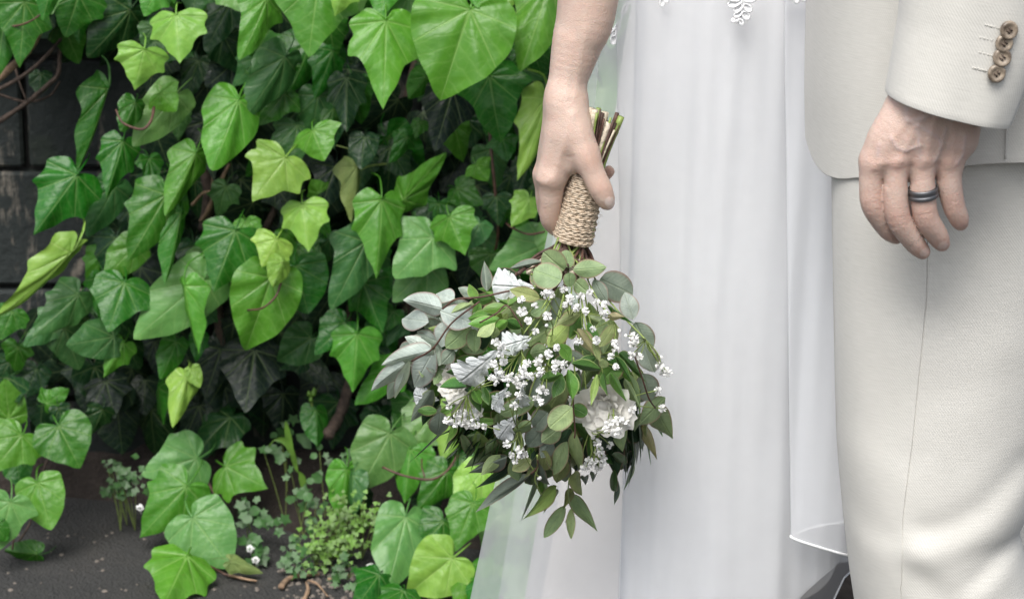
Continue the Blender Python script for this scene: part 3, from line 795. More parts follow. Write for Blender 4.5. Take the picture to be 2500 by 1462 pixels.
def small_flower(px, py, Y, label):
    c = P(px, py, min(Y, Yground(py, 0.012)))
    m = MB()
    for k in range(5):
        a = 2 * math.pi * k / 5
        leaflet(m, c + Vector((math.cos(a) * .0032, -.001, math.sin(a) * .0032)), .0026, Vector((math.cos(a) * .3, -1, math.sin(a) * .3)).normalized(), 2)
    m.tube([c + Vector((0, .001, 0)), c + Vector((0, .006, -.012))], .0006, 4)
    tag(m.build('weed_flower', MAT['floret']), label, 'flower', 'tiny white weed flowers')
for px, py, Y, lb in ((342, 1238, 3.55, 'lone tiny white flower at the bare asphalt edge by the trailing ivy shoot'),
                      (611, 1338, 3.49, 'upper of two tiny white flowers on the toadflax beside the trailing ivy'),
                      (624, 1366, 3.48, 'lower of two tiny white flowers on the toadflax beside the trailing ivy'),
                      (905, 1382, 3.45, 'tiny white flower between the spurge and the bushy ivy by the dress')):
    small_flower(px, py, Y, lb)
o = obj('fallen_leaf', IVY[1][3]); B, T = P(90, 1352, Yground(1352, .012)), P(8, 1345, Yground(1345, .014))
o.matrix_basis = leaf_matrix(B, T, 0.030, 1.08, R(25)); o.color = (*IVYC['M'], 1)
tag(o, 'single curled green leaf fallen flat on the asphalt', 'leaf')
def pebbles():
    m = MB()
    for k in range(200):
        if k < 60: px, py = random.uniform(0, 700), random.uniform(1300, 1470)
        else: px, py = random.uniform(690, 920), random.uniform(1380, 1475)
        p = P(px, py, Yground(py))
        s = random.uniform(.0012, .0032) * (1.4 if k > 90 else 1)
        v = [p + Vector((a * s * random.uniform(.7, 1.5), b * s * random.uniform(.7, 1.5), max(0.0, c) * s + .0005)) for a, b, c in ((1, 0, 0), (0, 1, 0), (-1, 0, 0), (0, -1, 0), (0, 0, 1), (.6, .6, .5), (-.6, .5, .5))]
        m.add(v, [(0, 1, 5), (5, 1, 4), (1, 2, 6), (6, 4, 1), (2, 3, 4), (3, 0, 4), (0, 5, 4), (2, 4, 6)])
    tag(m.build('gravel', MAT['pebble'], smooth=False), 'loose grit scattered over the asphalt and soil edge', 'gravel', kind='stuff')
pebbles()
# ================================================================== BODIES (implicit surfaces, one skin each)
def seg_d(p, a, b, r1, r2):
    ab = b - a
    t = np.clip(((p - a) @ ab) / max(1e-12, float(ab @ ab)), 0, 1)
    return np.linalg.norm(p - a - t[:, None] * ab, axis=1) - (r1 + (r2 - r1) * t)
def smin(a, b, k):
    h = np.clip(0.5 + 0.5 * (b - a) / k, 0, 1)
    return b + (a - b) * h - k * h * (1 - h)
def poly_d2(X, Z, pts):
    best = np.full(X.shape, 1e9, dtype=np.float32)
    for (x1, z1), (x2, z2) in zip(pts[:-1], pts[1:]):
        dx, dz = x2 - x1, z2 - z1
        t = np.clip(((X - x1) * dx + (Z - z1) * dz) / (dx * dx + dz * dz + 1e-12), 0, 1)
        best = np.minimum(best, np.hypot(X - x1 - t * dx, Z - z1 - t * dz))
    return best
def surface_nets(fn, lo, hi, h):
    ax = [np.arange(l, u + h, h, dtype=np.float32) for l, u in zip(lo, hi)]
    n = [len(a) for a in ax]
    D = np.empty(n, dtype=np.float32)
    for i in range(n[0]):
        gy, gz = np.meshgrid(ax[1], ax[2], indexing='ij')
        p = np.stack([np.full(gy.size, ax[0][i], dtype=np.float32), gy.ravel(), gz.ravel()], 1)
        D[i] = fn(p).reshape(n[1], n[2])
    S = D < 0
    acc = np.zeros((n[0] - 1, n[1] - 1, n[2] - 1, 3), dtype=np.float32)
    cnt = np.zeros((n[0] - 1, n[1] - 1, n[2] - 1), dtype=np.float32)
    for axis in range(3):
        others = [k for k in range(3) if k != axis]
        for o1 in (0, 1):
            for o2 in (0, 1):
                sl0, sl1, off = [None] * 3, [None] * 3, [0, 0, 0]
                for k, oo in ((others[0], o1), (others[1], o2)):
                    sl0[k] = sl1[k] = slice(oo, n[k] - 1 + oo)
                    off[k] = oo
                sl0[axis], sl1[axis] = slice(0, n[axis] - 1), slice(1, n[axis])
                a, b = D[tuple(sl0)], D[tuple(sl1)]
                m = (a < 0) != (b < 0)
                t = np.where(m, a / np.where(m, a - b, 1), 0)
                for k in range(3):
                    acc[..., k] += np.where(m, t if k == axis else off[k], 0)
                cnt += m
    act = cnt > 0
    idx = -np.ones(cnt.shape, dtype=np.int64)
    idx[act] = np.arange(act.sum())
    ijk = np.argwhere(act)
    v = (ijk + acc[act] / cnt[act][:, None]) * h + np.array([a[0] for a in ax])
    quads = []
    for axis in range(3):
        u, w = [(1, 2), (2, 0), (0, 1)][axis]
        s0, s1 = [slice(None)] * 3, [slice(None)] * 3
        s0[axis], s1[axis] = slice(0, -1), slice(1, None)
        ch = S[tuple(s0)] != S[tuple(s1)]
        e = np.argwhere(ch)
        e = e[(e[:, u] > 0) & (e[:, w] > 0) & (e[:, u] < n[u] - 1) & (e[:, w] < n[w] - 1)]
        inside = S[tuple(s0)][tuple(e.T)]
        def cell(du, dw):
            q = e.copy(); q[:, u] += du; q[:, w] += dw
            return idx[tuple(q.T)]
        q = np.stack([cell(-1, -1), cell(0, -1), cell(0, 0), cell(-1, 0)], 1)
        q[~inside] = q[~inside][:, ::-1]
        quads.append(q)
    q = np.concatenate(quads)
    for it in range(3):                  # relax the voxel steps
        s = np.zeros_like(v); c = np.zeros(len(v))
        for a, b in ((0, 1), (1, 2), (2, 3), (3, 0)):
            np.add.at(s, q[:, a], v[q[:, b]]); np.add.at(s, q[:, b], v[q[:, a]])
            np.add.at(c, q[:, a], 1); np.add.at(c, q[:, b], 1)
        v = v * .5 + .5 * s / np.maximum(c, 1)[:, None]
    return v, q

def chain(Y0, sc, pts):                 # (px, py, towards camera in px, radius px) -> world, rounded through the joints
    q = [Vector((*P(x, y, Y0 - z / sc), r / sc)) for x, y, z, r in pts]
    if len(q) > 2:
        e = [q[0] * 2 - q[1]] + q + [q[-1] * 2 - q[-2]]
        out = []
        for i in range(1, len(e) - 2):
            for k in range(6):
                t = k / 6
                a, b, c, d = e[i - 1], e[i], e[i + 1], e[i + 2]
                cr = 0.5 * ((2 * b) + (c - a) * t + (2 * a - 5 * b + 4 * c - d) * t * t + (3 * b - a - 3 * c + d) * t ** 3)
                out.append(cr)
        q = out + [q[-1]]
    return [(np.array(v[:3], dtype=np.float32), float(v[3])) for v in q]
def chain_d(p, ch):
    M = .022
    lo = np.min([a - r for a, r in ch], axis=0) - M
    hi = np.max([a + r for a, r in ch], axis=0) + M
    d = np.full(len(p), .02, dtype=np.float32)
    if p[0, 0] < lo[0] or p[0, 0] > hi[0]: return d
    m = (p[:, 1] > lo[1]) & (p[:, 1] < hi[1]) & (p[:, 2] > lo[2]) & (p[:, 2] < hi[2])
    if not m.any(): return d
    s = p[m]
    r = np.full(len(s), .02, dtype=np.float32)
    for (a, r1), (b, r2) in zip(ch[:-1], ch[1:]):
        r = np.minimum(r, seg_d(s, a, b, r1, r2))
    d[m] = r
    return d
def hand_fn(palm, fingers, strokes, Y0, kp=0.012, kf=0.007, front=0.05):
    def fn(p):
        dp = None
        for c in palm:
            q = chain_d(p, c)
            dp = q if dp is None else smin(dp, q, kp)
        d = dp
        for c in fingers:
            d = np.minimum(d, smin(dp, chain_d(p, c), kf))
        near = np.abs(d) < 0.006
        if strokes and near.any():
            X, Yv, Z = p[near, 0], p[near, 1], p[near, 2]
            add = np.zeros(X.shape, dtype=np.float32)
            for pts, amp, sig in strokes:
                add -= amp * np.exp(-(poly_d2(X, Z, pts) / sig) ** 2)
            add *= np.clip((Y0 + front - Yv) / 0.02, 0, 1)
            d = d.copy(); d[near] += add
        return d
    return fn
def stroke(Y0, pts, amp_mm, sig_mm):
    return ([(P(x, y, Y0).x, P(x, y, Y0).z) for x, y in pts], amp_mm / 1000, sig_mm / 1000)
def blob(V, c, r):
    return np.exp(-((np.linalg.norm(V - np.array(c), axis=1)) / r) ** 2)

YB = Ydepth(1400, 400, 2.70)            # upright plane through the bride's hand
SB = ppm(1400, 400, YB)
YG = Ydepth(2240, 400, 2.36)            # upright plane through the groom's wrist
SG = ppm(2240, 400, YG)

# ------------------------------------------------------------------ the bride
bride = empty('person', (P(1820, 700, YB + 0.27).x, YB + 0.27, 0))
tag(bride, 'person in a white tulle wedding dress holding a bouquet downwards', 'person')
def bride_body():
    C = lambda *pts: chain(YB, SB, pts)
    palm = [C((1452, -420, -45, 92), (1437, 0, -20, 70), (1410, 105, -12, 58), (1385, 205, -2, 43), (1380, 245, 4, 41)),
            C((1450, -100, -60, 66), (1420, 60, -48, 58), (1390, 180, -40, 42), (1383, 245, -36, 38)),
            C((1379, 240, 6, 42), (1372, 320, 14, 42), (1348, 425, 16, 34)),
            C((1380, 245, -28, 40), (1362, 330, -30, 42), (1338, 428, -42, 34)),
            C((1382, 250, -40, 38), (1372, 330, -72, 38), (1350, 415, -90, 32)),
            C((1386, 255, -42, 36), (1385, 330, -96, 34), (1368, 400, -128, 28)),
            C((1392, 262, 14, 36), (1408, 320, 34, 40), (1428, 380, 46, 33)),
            C((1385, 330, 20, 36), (1394, 398, 22, 30))]
    fingers = [C((1428, 378, 46, 34), (1449, 425, 56, 29), (1466, 461, 60, 28.5), (1477, 484, 58, 24), (1482, 495, 56, 19)),
               C((1347, 430, 14, 35), (1345, 492, 4, 28), (1346, 538, -16, 26), (1378, 560, -58, 23), (1418, 540, -76, 20), (1440, 520, -74, 17)),
               C((1338, 430, -42, 33), (1334, 490, -64, 26), (1346, 520, -88, 25), (1400, 495, -104, 22), (1462, 440, -84, 19), (1486, 419, -62, 15)),
               C((1350, 418, -90, 31), (1345, 470, -116, 25), (1370, 490, -138, 23), (1420, 455, -138, 20), (1455, 425, -112, 16)),
               C((1368, 402, -128, 27), (1365, 450, -150, 21), (1390, 455, -164, 19), (1425, 430, -160, 17), (1445, 415, -140, 14))]
    T = lambda pts, a, s: stroke(YB, pts, a, s)
    st = [T([(1392, 268), (1376, 330), (1352, 418)], 0.9, 4.0), T([(1402, 262), (1425, 330), (1444, 392)], 0.8, 4.5),
          T([(1392, 372), (1397, 412)], -1.7, 6.0), T([(1372, 300), (1340, 405)], -0.5, 4.0),
          T([(1446, 464), (1462, 456), (1488, 450)], -0.55, 0.8), T([(1450, 471), (1466, 463), (1490, 458)], -0.55, 0.8), T([(1447, 458), (1464, 449), (1486, 444)], -0.4, 0.8),
          T([(1340, 232), (1372, 238), (1412, 230)], -0.35, 1.2), T([(1342, 222), (1378, 227)], -0.25, 1.0), T([(1335, 252), (1362, 258)], -0.25, 1.0),
          T([(1466, 476), (1474, 484), (1478, 498)], -0.5, 0.9),
          T([(1322, 470), (1345, 474), (1366, 470)], -0.25, 1.2), T([(1310, 432), (1330, 436)], 1.0, 3.5), T([(1345, 428), (1350, 440)], 1.0, 5.0),
          T([(1395, 90), (1388, 160), (1380, 220)], 0.5, 3.0), T([(1430, 60), (1412, 150), (1404, 225)], 0.6, 3.5)]
    fn = hand_fn(palm, fingers, st, YB)
    lo, hi = P(1285, 600, YB), P(1545, -90, YB)
    v, f = surface_nets(fn, (lo.x, YB - 0.055, lo.z), (hi.x, YB + 0.085, hi.z), 0.00115)
    tint = np.zeros((len(v), 4), dtype=np.float32); tint[:, 3] = 1
    red = np.zeros(len(v))
    for x, y, z, r, a in ((1466, 455, 85, .011, .5), (1440, 385, 75, .012, .45), (1482, 500, 60, .010, .5), (1345, 440, 45, .014, .25), (1345, 535, 5, .013, .35), (1486, 419, -50, .008, .7), (1310, 430, -40, .012, .3), (1360, 520, 10, .012, .45), (1372, 480, 20, .010, .4)):
        red = np.maximum(red, a * blob(v, P(x, y, YB - z / SB), r))
    tint[:, 0] = red
    px = np.array([P(1484, 494, YB - 60 / SB).x, P(1484, 494, YB - 60 / SB).z])
    e1 = np.array([0.42, -0.91]); dv = v[:, [0, 2]] - px
    al, ac = dv @ e1, dv @ np.array([0.91, 0.42])
    nail = ((al / .0062) ** 2 + ((ac - .0022) / .0046) ** 2 < 1) & (v[:, 1] < YB - 0.012)
    tint[nail, 1] = 0.8
    # torso, head and legs: coarse, inside the dress and above the picture
    bx, by = bride.location.x, bride.location.y
    sh = P(1560, -1250, YB + 0.03)
    A = lambda *q: np.array(q, dtype=np.float32)
    parts = [(A(bx + .02, by, .95), A(bx + .02, by, 1.12), .09, .085), (A(bx + .02, by, 1.1), A(bx, by, 1.3), .085, .11), (A(bx - .14, by - .05, 1.36), A(bx + .14, by + .05, 1.36), .05, .05),
             (A(bx, by, 1.35), A(bx, by, 1.5), .055, .05), (A(bx, by - .01, 1.55), A(bx, by - .01, 1.62), .075, .085),
             (A(bx - .02, by, .9), A(bx - .03, by, .5), .065, .05), (A(bx - .03, by, .5), A(bx - .05, by, .09), .055, .035), (A(bx - .05, by, .06), A(bx - .05, by - .14, .04), .035, .03),
             (A(bx + .05, by, .9), A(bx + .02, by, .5), .065, .05), (A(bx + .02, by, .5), A(bx + .04, by, .09), .055, .035), (A(bx + .04, by, .06), A(bx + .04, by - .14, .04), .035, .03)]
    el = np.array(P(1470, -560, YB + 0.02), dtype=np.float32)
    hd = np.array(P(1437, -60, YB + 0.012), dtype=np.float32)
    parts += [(A(bx - .15, by - .05, 1.34), el, .045, .036), (el, hd, .036, .022), (A(bx + .15, by + .05, 1.34), A(bx + .2, by + .1, 1.05), .045, .036), (A(bx + .2, by + .1, 1.05), A(bx + .16, by + .02, .84), .036, .026)]
    def cf(p):
        d = None
        for a, b, r1, r2 in parts:
            q = seg_d(p, a, b, r1, r2)
            d = q if d is None else smin(d, q, .03)
        return d
    v2, f2 = surface_nets(cf, (bx - .42, by - .42, -.0), (bx + .36, by + .3, 1.76), .014)
    t2 = np.zeros((len(v2), 4)); t2[:, 3] = 1
    o = obj('body', mesh('body', np.concatenate([v, v2]), np.concatenate([f, f2 + len(v)]), MAT['skin1'], tint=np.concatenate([tint, t2])), bride)
    o['label'] = 'bare forearm and hand closed around the wrapped stems'
bride_body()

YS = YB + 0.27                          # axis of the skirt
def loft(rows, cols_fn, name, mat, parent, uvscale=1.0, closed=True):
    v, uv, f = [], [], []
    n = None
    for j, row in enumerate(rows):
        pts = cols_fn(row)
        n = len(pts)
        s = 0.0
        for k, p in enumerate(pts):
            if k: s += (Vector(p) - Vector(pts[k - 1])).length
            v.append(p); uv.append((s * uvscale, p[2] * uvscale))
    for j in range(len(rows) - 1):
        for k in range(n if closed else n - 1):
            k2 = (k + 1) % n
            f.append((j * n + k, j * n + k2, (j + 1) * n + k2, (j + 1) * n + k))
    return obj(name, mesh(name, v, f, MAT[mat], uv), parent)

def skirt(name, mat, xl, xr, hd, folds, hem, top=-560, thread=False, nth=150, yoff=0.0):
    rows = 110
    hems = []
    v, f = [], []
    ths = [2 * math.pi * k / nth for k in range(nth)]
    for th in ths:
        # hem photo row for this bit of the cloth
        L0, R0 = xl(1400), xr(1400)
        xp = (L0 + R0) / 2 - (R0 - L0) / 2 * math.cos(th)
        s = math.sin(th)
        yf = YS - hd(1400) * .95 * s if s > 0 else YS
        xf = W2 + (xp - W2) * YS / yf
        z = P(xf, hem(xf), yf).z
        hems.append(H2 + FPX * math.tan(math.atan2(H - z, YS) - PITCH))
    for j in range(rows + 1):
        t = j / rows
        for th, hm in zip(ths, hems):
            py = top + (hm - top) * t
            Lp, Rp = P(xl(py), py, YS), P(xr(py), py, YS)
            cx, hw = (Lp.x + Rp.x) / 2, (Rp.x - Lp.x) / 2
            k = 1.0
            g = min(1.0, max(0.0, (py + 400) / 1500))
            for a, m, ph in folds: k += a * g * math.sin(m * th + ph + 0.25 * math.sin(py / 420.0 + m))
            c, s = math.cos(th), math.sin(th)
            x = cx - hw * c * (1 + (k - 1) * 0.35)
            y = YS + yoff - hd(py) * (abs(s) ** 0.85 * (1 if s > 0 else -1)) * k
            v.append((x, y, Lp.z))
    for j in range(rows):
        for k in range(nth):
            k2 = (k + 1) % nth
            f.append((j * nth + k, (j + 1) * nth + k, (j + 1) * nth + k2, j * nth + k2))
    o = obj(name, mesh(name, v, f, MAT[mat]), dress)
    if thread:
        pts = v[rows * nth:]
        MB().tube(pts + [pts[0]], .0011, 6, False).build('hem_thread', MAT['thread'], o)
    return o
dress = empty('wedding_dress_parts', (0, 0, 0))
bpy.data.objects.remove(dress)
def smooth_tab(tab):
    xs, ys = [a for a, _ in tab], [b for _, b in tab]
    q = spline([(x, y, 0) for x, y in tab], 10)
    X, Yv = [p.x for p in q], [p.y for p in q]
    return lambda x: float(np.interp(x, X, Yv))
dress = bride
lin_l = smooth_tab([(-600, 1640), (-200, 1575), (0, 1545), (150, 1520), (300, 1500), (560, 1452), (800, 1405), (1100, 1345), (1462, 1285), (1700, 1245)])
lin_r = smooth_tab([(-600, 2060), (-200, 2150), (300, 2170), (800, 2140), (1300, 2085), (1462, 2062), (1700, 2040)])
hem_lin = lambda x: float(np.interp(x, [1500, 1800, 1900, 1951, 1990, 2018, 2026, 2200], [1640, 1580, 1500, 1462, 1438, 1405, 1362, 1340]))
skirt('skirt_lining', 'satin', lin_l, lin_r, lambda y: 0.135 + 0.02 * max(0, y) / 1462, [(.026, 7, 1.0), (.012, 12, 2.0), (.008, 19, .5)], hem_lin)
tul_l = lambda y: float(np.interp(y, [-600, -100, 60, 250, 560, 1462, 1700], [1640, 1550, 1493, 1420, 1340, 1150, 1100]))
tul_r = lambda y: float(np.interp(y, [-600, 0, 1300, 1462, 1700], [2075, 2180, 2105, 2085, 2070]))
hem_tul = lambda x: float(np.interp(x, [1500, 1800, 1930, 2000, 2036, 2046, 2075, 2200], [1660, 1620, 1530, 1478, 1446, 1402, 1374, 1366]))
skirt('tulle_skirt', 'tulle', tul_l, tul_r, lambda y: 0.160 + 0.022 * max(0, y) / 1462, [(.016, 9, .3), (.010, 15, 1.0), (.005, 24, .2)], hem_tul, thread=True)

def curtain(name, mat, path, top, ysq=1.0, thread=True, rows=46, wav=0.003, tname='hem_thread'):
    """hanging cloth: path = (px at the top, px at the hem, metres before the skirt axis, hem photo row)"""
    q = spline([(a, b, c) for a, b, c, _ in path], 12)
    hm = [p.x for p in spline([(d, 0, 0) for _, _, _, d in path], 12)]
    n = len(q)
    v, f = [], []
    for j in range(rows + 1):
        t = j / rows
        for k in range(n):
            py = top + (hm[k] - top) * t
            px = q[k].x + (q[k].y - q[k].x) * t
            Y = YS - q[k].z + (.013 * mnoise.noise((px / 95.0, py / 1500.0, 2.0)) + .006 * mnoise.noise((px / 38.0 + py / 900.0, py / 800.0, 7.0))) * (wav / .003) * (0.35 + .35 * t)
            v.append(P(px, py, Y))
    for j in range(rows):
        for k in range(n - 1):
            f.append((j * n + k, (j + 1) * n + k, (j + 1) * n + k + 1, j * n + k + 1))
    o = obj(name, mesh(name, v, f, MAT[mat]), bride)
    if thread: MB().tube(v[rows * n:], .0013, 6).build(tname, MAT['thread'], o)
    return o
# front overlay whose near edge crosses the cut stems, then the two pleats by the groom
curtain('tulle_overlay', 'tulle2', [(1596, 1500, .150, 1620), (1560, 1520, .200, 1620), (1640, 1600, .210, 1620), (1760, 1750, .214, 1620), (1850, 1860, .214, 1570), (1960, 1950, .208, 1455), (2060, 2025, .19, 1392)], -300, thread=False)
ov = [(1560, 1508, .205, 1600), (1500, 1532, .220, 1600), (1540, 1575, .226, 1600), (1620, 1640, .230, 1600), (1720, 1730, .231, 1600), (1860, 1860, .231, 1560), (1960, 1960, .228, 1452), (2040, 2030, .218, 1390), (2100, 2050, .20, 1372)]
curtain('tulle_overlay', 'tulle', ov, -120, thread=False)
curtain('tulle_pleat', 'tulle2', [(2090, 2095, .250, 1362), (2020, 2010, .258, 1338), (1918, 1934, .258, 1312), (1925, 1950, .246, 1300), (1990, 2000, .241, 1284), (2060, 2075, .239, 1272)], -300)
curtain('tulle_fold', 'tulle', [(1470, 1330, .06, 1640), (1440, 1272, .075, 1640), (1415, 1225, .07, 1640), (1425, 1200, .04, 1640), (1440, 1188, .0, 1640)], 60, thread=False)
curtain('satin_pleat', 'satin', [(2100, 2100, .190, 1262), (2040, 2030, .192, 1250), (1990, 1974, .192, 1230), (2000, 1990, .182, 1222), (2060, 2060, .178, 1210)], -200, thread=False)

def lace():
    def petal(m, c, ax, L, w):
        d = (CAM - c).normalized()
        x = ax.cross(d).normalized()
        n = 14
        ring = []
        for k in range(n + 1):
            a = 2 * math.pi * k / n
            ring.append(c + ax * (L * (0.5 - 0.5 * math.cos(a))) + x * (w * math.sin(a) * (0.7 + 0.3 * (0.5 - 0.5 * math.cos(a)))) + d * .0015)
        m.tube(ring, .0009, 5, False)
        m.add([c + ax * L * 0.5] + ring[:-1], [(0, 1 + (k + 1) % n, 1 + k) for k in range(n)])
    def motif(Y, stems, petals):
        m = MB()
        for s in stems: m.tube(spline([P(x, y, Y) for x, y in s], 4), .0008, 5)
        for x, y, ang, L, w in petals:
            sc = ppm(x, y, Y)
            petal(m, P(x, y, Y), Vector((math.cos(R(ang)), 0, -math.sin(R(ang)))), L / sc, w / sc)
        m.build('lace_applique', MAT['lace'], bride)
    motif(YS - .246, [[(1812, -40), (1816, 15), (1806, 48), (1800, 58)]],
          [(1806, 0, 200, 40, 11), (1812, 2, 160, 36, 10), (1818, 2, -20, 30, 10), (1812, 14, 140, 24, 8), (1816, 12, 40, 24, 9), (1812, 30, 150, 22, 7), (1814, 30, 50, 22, 9), (1804, 44, 150, 14, 5), (1806, 48, 60, 14, 5), (1803, 40, 120, 18, 6), (1800, 52, 190, 14, 5), (1800, -20, 200, 46, 14)])
    motif(YS - .272, [[(1948, -40), (1946, 0)]], [(1940, -4, 200, 26, 9), (1950, -4, -10, 28, 10), (1945, -10, 90, 18, 7)])
    motif(YS - .10, [[(1545, -30), (1528, 20), (1512, 60), (1502, 98)]],
          [(1532, 8, 110, 28, 6), (1526, 22, 110, 16, 5), (1512, 56, 110, 24, 7), (1506, 70, 120, 22, 7), (1500, 80, 95, 30, 8), (1498, 72, 150, 18, 5), (1538, -10, 100, 22, 6)])
    motif(YS - .238, [[(1618, -20), (1620, 8)]], [(1618, -6, 95, 22, 6), (1622, -10, 70, 18, 5)])
lace()

# ------------------------------------------------------------------ the groom
groom = empty('person', (P(2420, 700, YG + 0.15).x, YG + 0.15, 0))
tag(groom, 'person in a pale beige suit with one hand hanging, wearing a dark ring', 'person')
def groom_body():
    C = lambda *pts: chain(YG, SG, pts)
    palm = [C((2345, -300, -20, 96), (2300, 100, -15, 78), (2272, 245, -5, 66)), C((2385, -300, -20, 92), (2345, 100, -20, 76), (2326, 262, -20, 58)),
            C((2240, 240, 0, 56), (2165, 330, 6, 44), (2138, 392, 2, 37)), C((2262, 245, 8, 54), (2210, 330, 24, 44), (2188, 388, 22, 35)),
            C((2290, 250, 6, 56), (2262, 330, 24, 44), (2250, 386, 20, 34)), C((2330, 262, -6, 54), (2330, 330, 4, 46), (2318, 392, 2, 34)),
            C((2345, 290, -22, 48), (2348, 340, -20, 40)), C((2222, 262, -30, 56), (2260, 330, -34, 70), (2240, 390, -34, 60)), C((2200, 300, -50, 44), (2180, 400, -74, 32))]
    fingers = [C((2136, 392, 2, 37), (2128, 452, 2, 31), (2133, 503, -4, 30), (2166, 556, -34, 27), (2186, 574, -52, 23)),
               C((2187, 388, 20, 35), (2186, 455, 24, 31), (2194, 533, 16, 30.5), (2232, 592, -14, 26), (2252, 614, -32, 20)),
               C((2250, 386, 18, 34), (2252, 455, 22, 32), (2260, 526, 14, 31), (2288, 574, -14, 27), (2299, 594, -30, 21)),
               C((2317, 392, 0, 33), (2318, 448, 4, 31), (2328, 500, -4, 28), (2340, 530, -18, 25), (2345, 544, -28, 20)),
               C((2185, 360, -70, 38), (2180, 440, -98, 32), (2205, 500, -110, 28), (2225, 540, -112, 22))]
    T = lambda pts, a, s: stroke(YG, pts, a, s)
    st = []
    for x, y, k in ((2138, 396, .9), (2187, 384, 1.2), (2252, 384, 1.2), (2317, 392, .9)):
        st += [T([(x - 6, y), (x + 8, y - 4)], k, 4.5), T([(x - 14, y + 16), (x + 14, y + 15)], -.35, 1.0), T([(x - 12, y + 23), (x + 12, y + 24)], -.3, .9)]
    for a, b in (((2160, 400), (2158, 440)), ((2219, 396), (2219, 440)), ((2285, 396), (2286, 432))): st.append(T([a, b], -1.3, 3.2))
    st += [T([(2268, 235), (2222, 300), (2190, 376)], .7, 2.6), T([(2285, 240), (2262, 310), (2252, 374)], .7, 2.6), T([(2318, 262), (2322, 320), (2318, 380)], .6, 2.6), T([(2230, 250), (2165, 330), (2142, 385)], .6, 2.8)]
    veins = [[(2205, 255), (2206, 280), (2232, 290), (2236, 340), (2238, 372)], [(2206, 280), (2252, 272), (2262, 262)], [(2300, 300), (2292, 345), (2276, 382)], [(2166, 320), (2180, 345), (2206, 352), (2236, 340)], [(2140, 340), (2136, 370)], [(2350, 320), (2345, 370), (2330, 392)], [(2232, 290), (2280, 318), (2292, 345)]]
    for q in veins: st.append(T(q, .75, 1.5))
    def knuck(x, y, dx, dy, w, n=4):
        for k in range(n):
            o = (k - (n - 1) / 2) * 7
            cx, cy = x + dx * o, y + dy * o
            st.append(T([(cx - dy * w, cy + dx * w + 2), (cx, cy - 2), (cx + dy * w, cy - dx * w + 2)], -.42, .75))
        st.append(T([(x, y)] * 1 + [(x + 1, y + 1)], .35, 4.5))
    knuck(2131, 500, .12, .99, 20); knuck(2194, 531, .22, .97, 22); knuck(2259, 522, .18, .98, 22); knuck(2328, 496, .2, .98, 18)
    knuck(2234, 592, .6, .8, 14, 2); knuck(2287, 570, .45, .9, 15, 2); knuck(2166, 552, .55, .83, 12, 2)
    for k in range(7): st.append(T([(2150 + 26 * k, 300 + 6 * (k % 3)), (2160 + 26 * k, 322 + 5 * (k % 2))], -.2, .8))
    fn = hand_fn(palm, fingers, st, YG, kp=.011, kf=.006, front=.03)
    lo, hi = P(2080, 665, YG), P(2430, 120, YG)
    v, f = surface_nets(fn, (lo.x, YG - .040, lo.z), (hi.x, YG + .060, hi.z), 0.00105)
    tint = np.zeros((len(v), 4), dtype=np.float32); tint[:, 3] = 1
    red = np.zeros(len(v))
    for x, y, z, r, a in ((2131, 503, 20, .014, .4), (2194, 533, 40, .014, .45), (2259, 524, 40, .014, .45), (2328, 500, 20, .013, .4), (2187, 388, 50, .013, .35), (2250, 388, 50, .013, .35), (2318, 392, 30, .013, .35), (2138, 396, 30, .013, .35), (2250, 612, -10, .011, .7), (2299, 594, -10, .011, .7), (2345, 544, -10, .011, .6), (2185, 574, -30, .011, .6)):
        red = np.maximum(red, a * blob(v, P(x, y, YG - z / SG), r))
    tint[:, 0] = red
    vn = np.zeros(len(v))
    for q in veins: vn = np.maximum(vn, np.exp(-(poly_d2(v[:, 0], v[:, 2], [(P(x, y, YG).x, P(x, y, YG).z) for x, y in q]) / .0016) ** 2))
    tint[:, 2] = vn * .28 * (v[:, 1] < YG)
    for x, y in ((2303, 599), (2258, 618)):
        c = P(x, y, YG)
        m = (((v[:, 0] - c.x) / .0040) ** 2 + ((v[:, 2] - c.z) / .0040) ** 2 < 1) & (v[:, 1] < YG + .008)
        tint[m, 1] = .5
    bx, by = groom.location.x, groom.location.y
    A = lambda *q: np.array(q, dtype=np.float32)
    hd, el = np.array(P(2318, 140, YG + .008), dtype=np.float32), np.array(P(2455, -560, YG + .012), dtype=np.float32)
    parts = [(A(bx, by + .09, .98), A(bx, by + .13, .98), .10, .10), (A(bx, by + .1, .98), A(bx, by + .1, 1.4), .10, .11), (A(bx + .02, by - .04, 1.48), A(bx, by + .22, 1.48), .06, .06), (A(bx, by + .1, 1.5), A(bx, by + .1, 1.62), .06, .06),
             (A(bx - .01, by + .1, 1.68), A(bx - .01, by + .1, 1.76), .085, .09), (el, hd, .038, .026), (A(bx + .03, by - .12, 1.47), el, .05, .042),
             (A(bx, by + .19, 1.47), A(bx + .03, by + .24, 1.12), .055, .042), (A(bx + .03, by + .24, 1.12), A(bx - .05, by + .2, .85), .042, .028)]
    def cf(p):
        d = None
        for a, b, r1, r2 in parts:
            q = seg_d(p, a, b, r1, r2)
            d = q if d is None else smin(d, q, .03)
        return d
    v2, f2 = surface_nets(cf, (bx - .3, by - .3, .6), (bx + .3, by + .36, 1.9), .014)
    t2 = np.zeros((len(v2), 4)); t2[:, 3] = 1
    o = obj('body', mesh('body', np.concatenate([v, v2]), np.concatenate([f, f2 + len(v)]), MAT['skin2'], tint=np.concatenate([tint, t2])), groom)
    o['label'] = 'veined hand hanging relaxed with the back turned outwards'
groom_body()

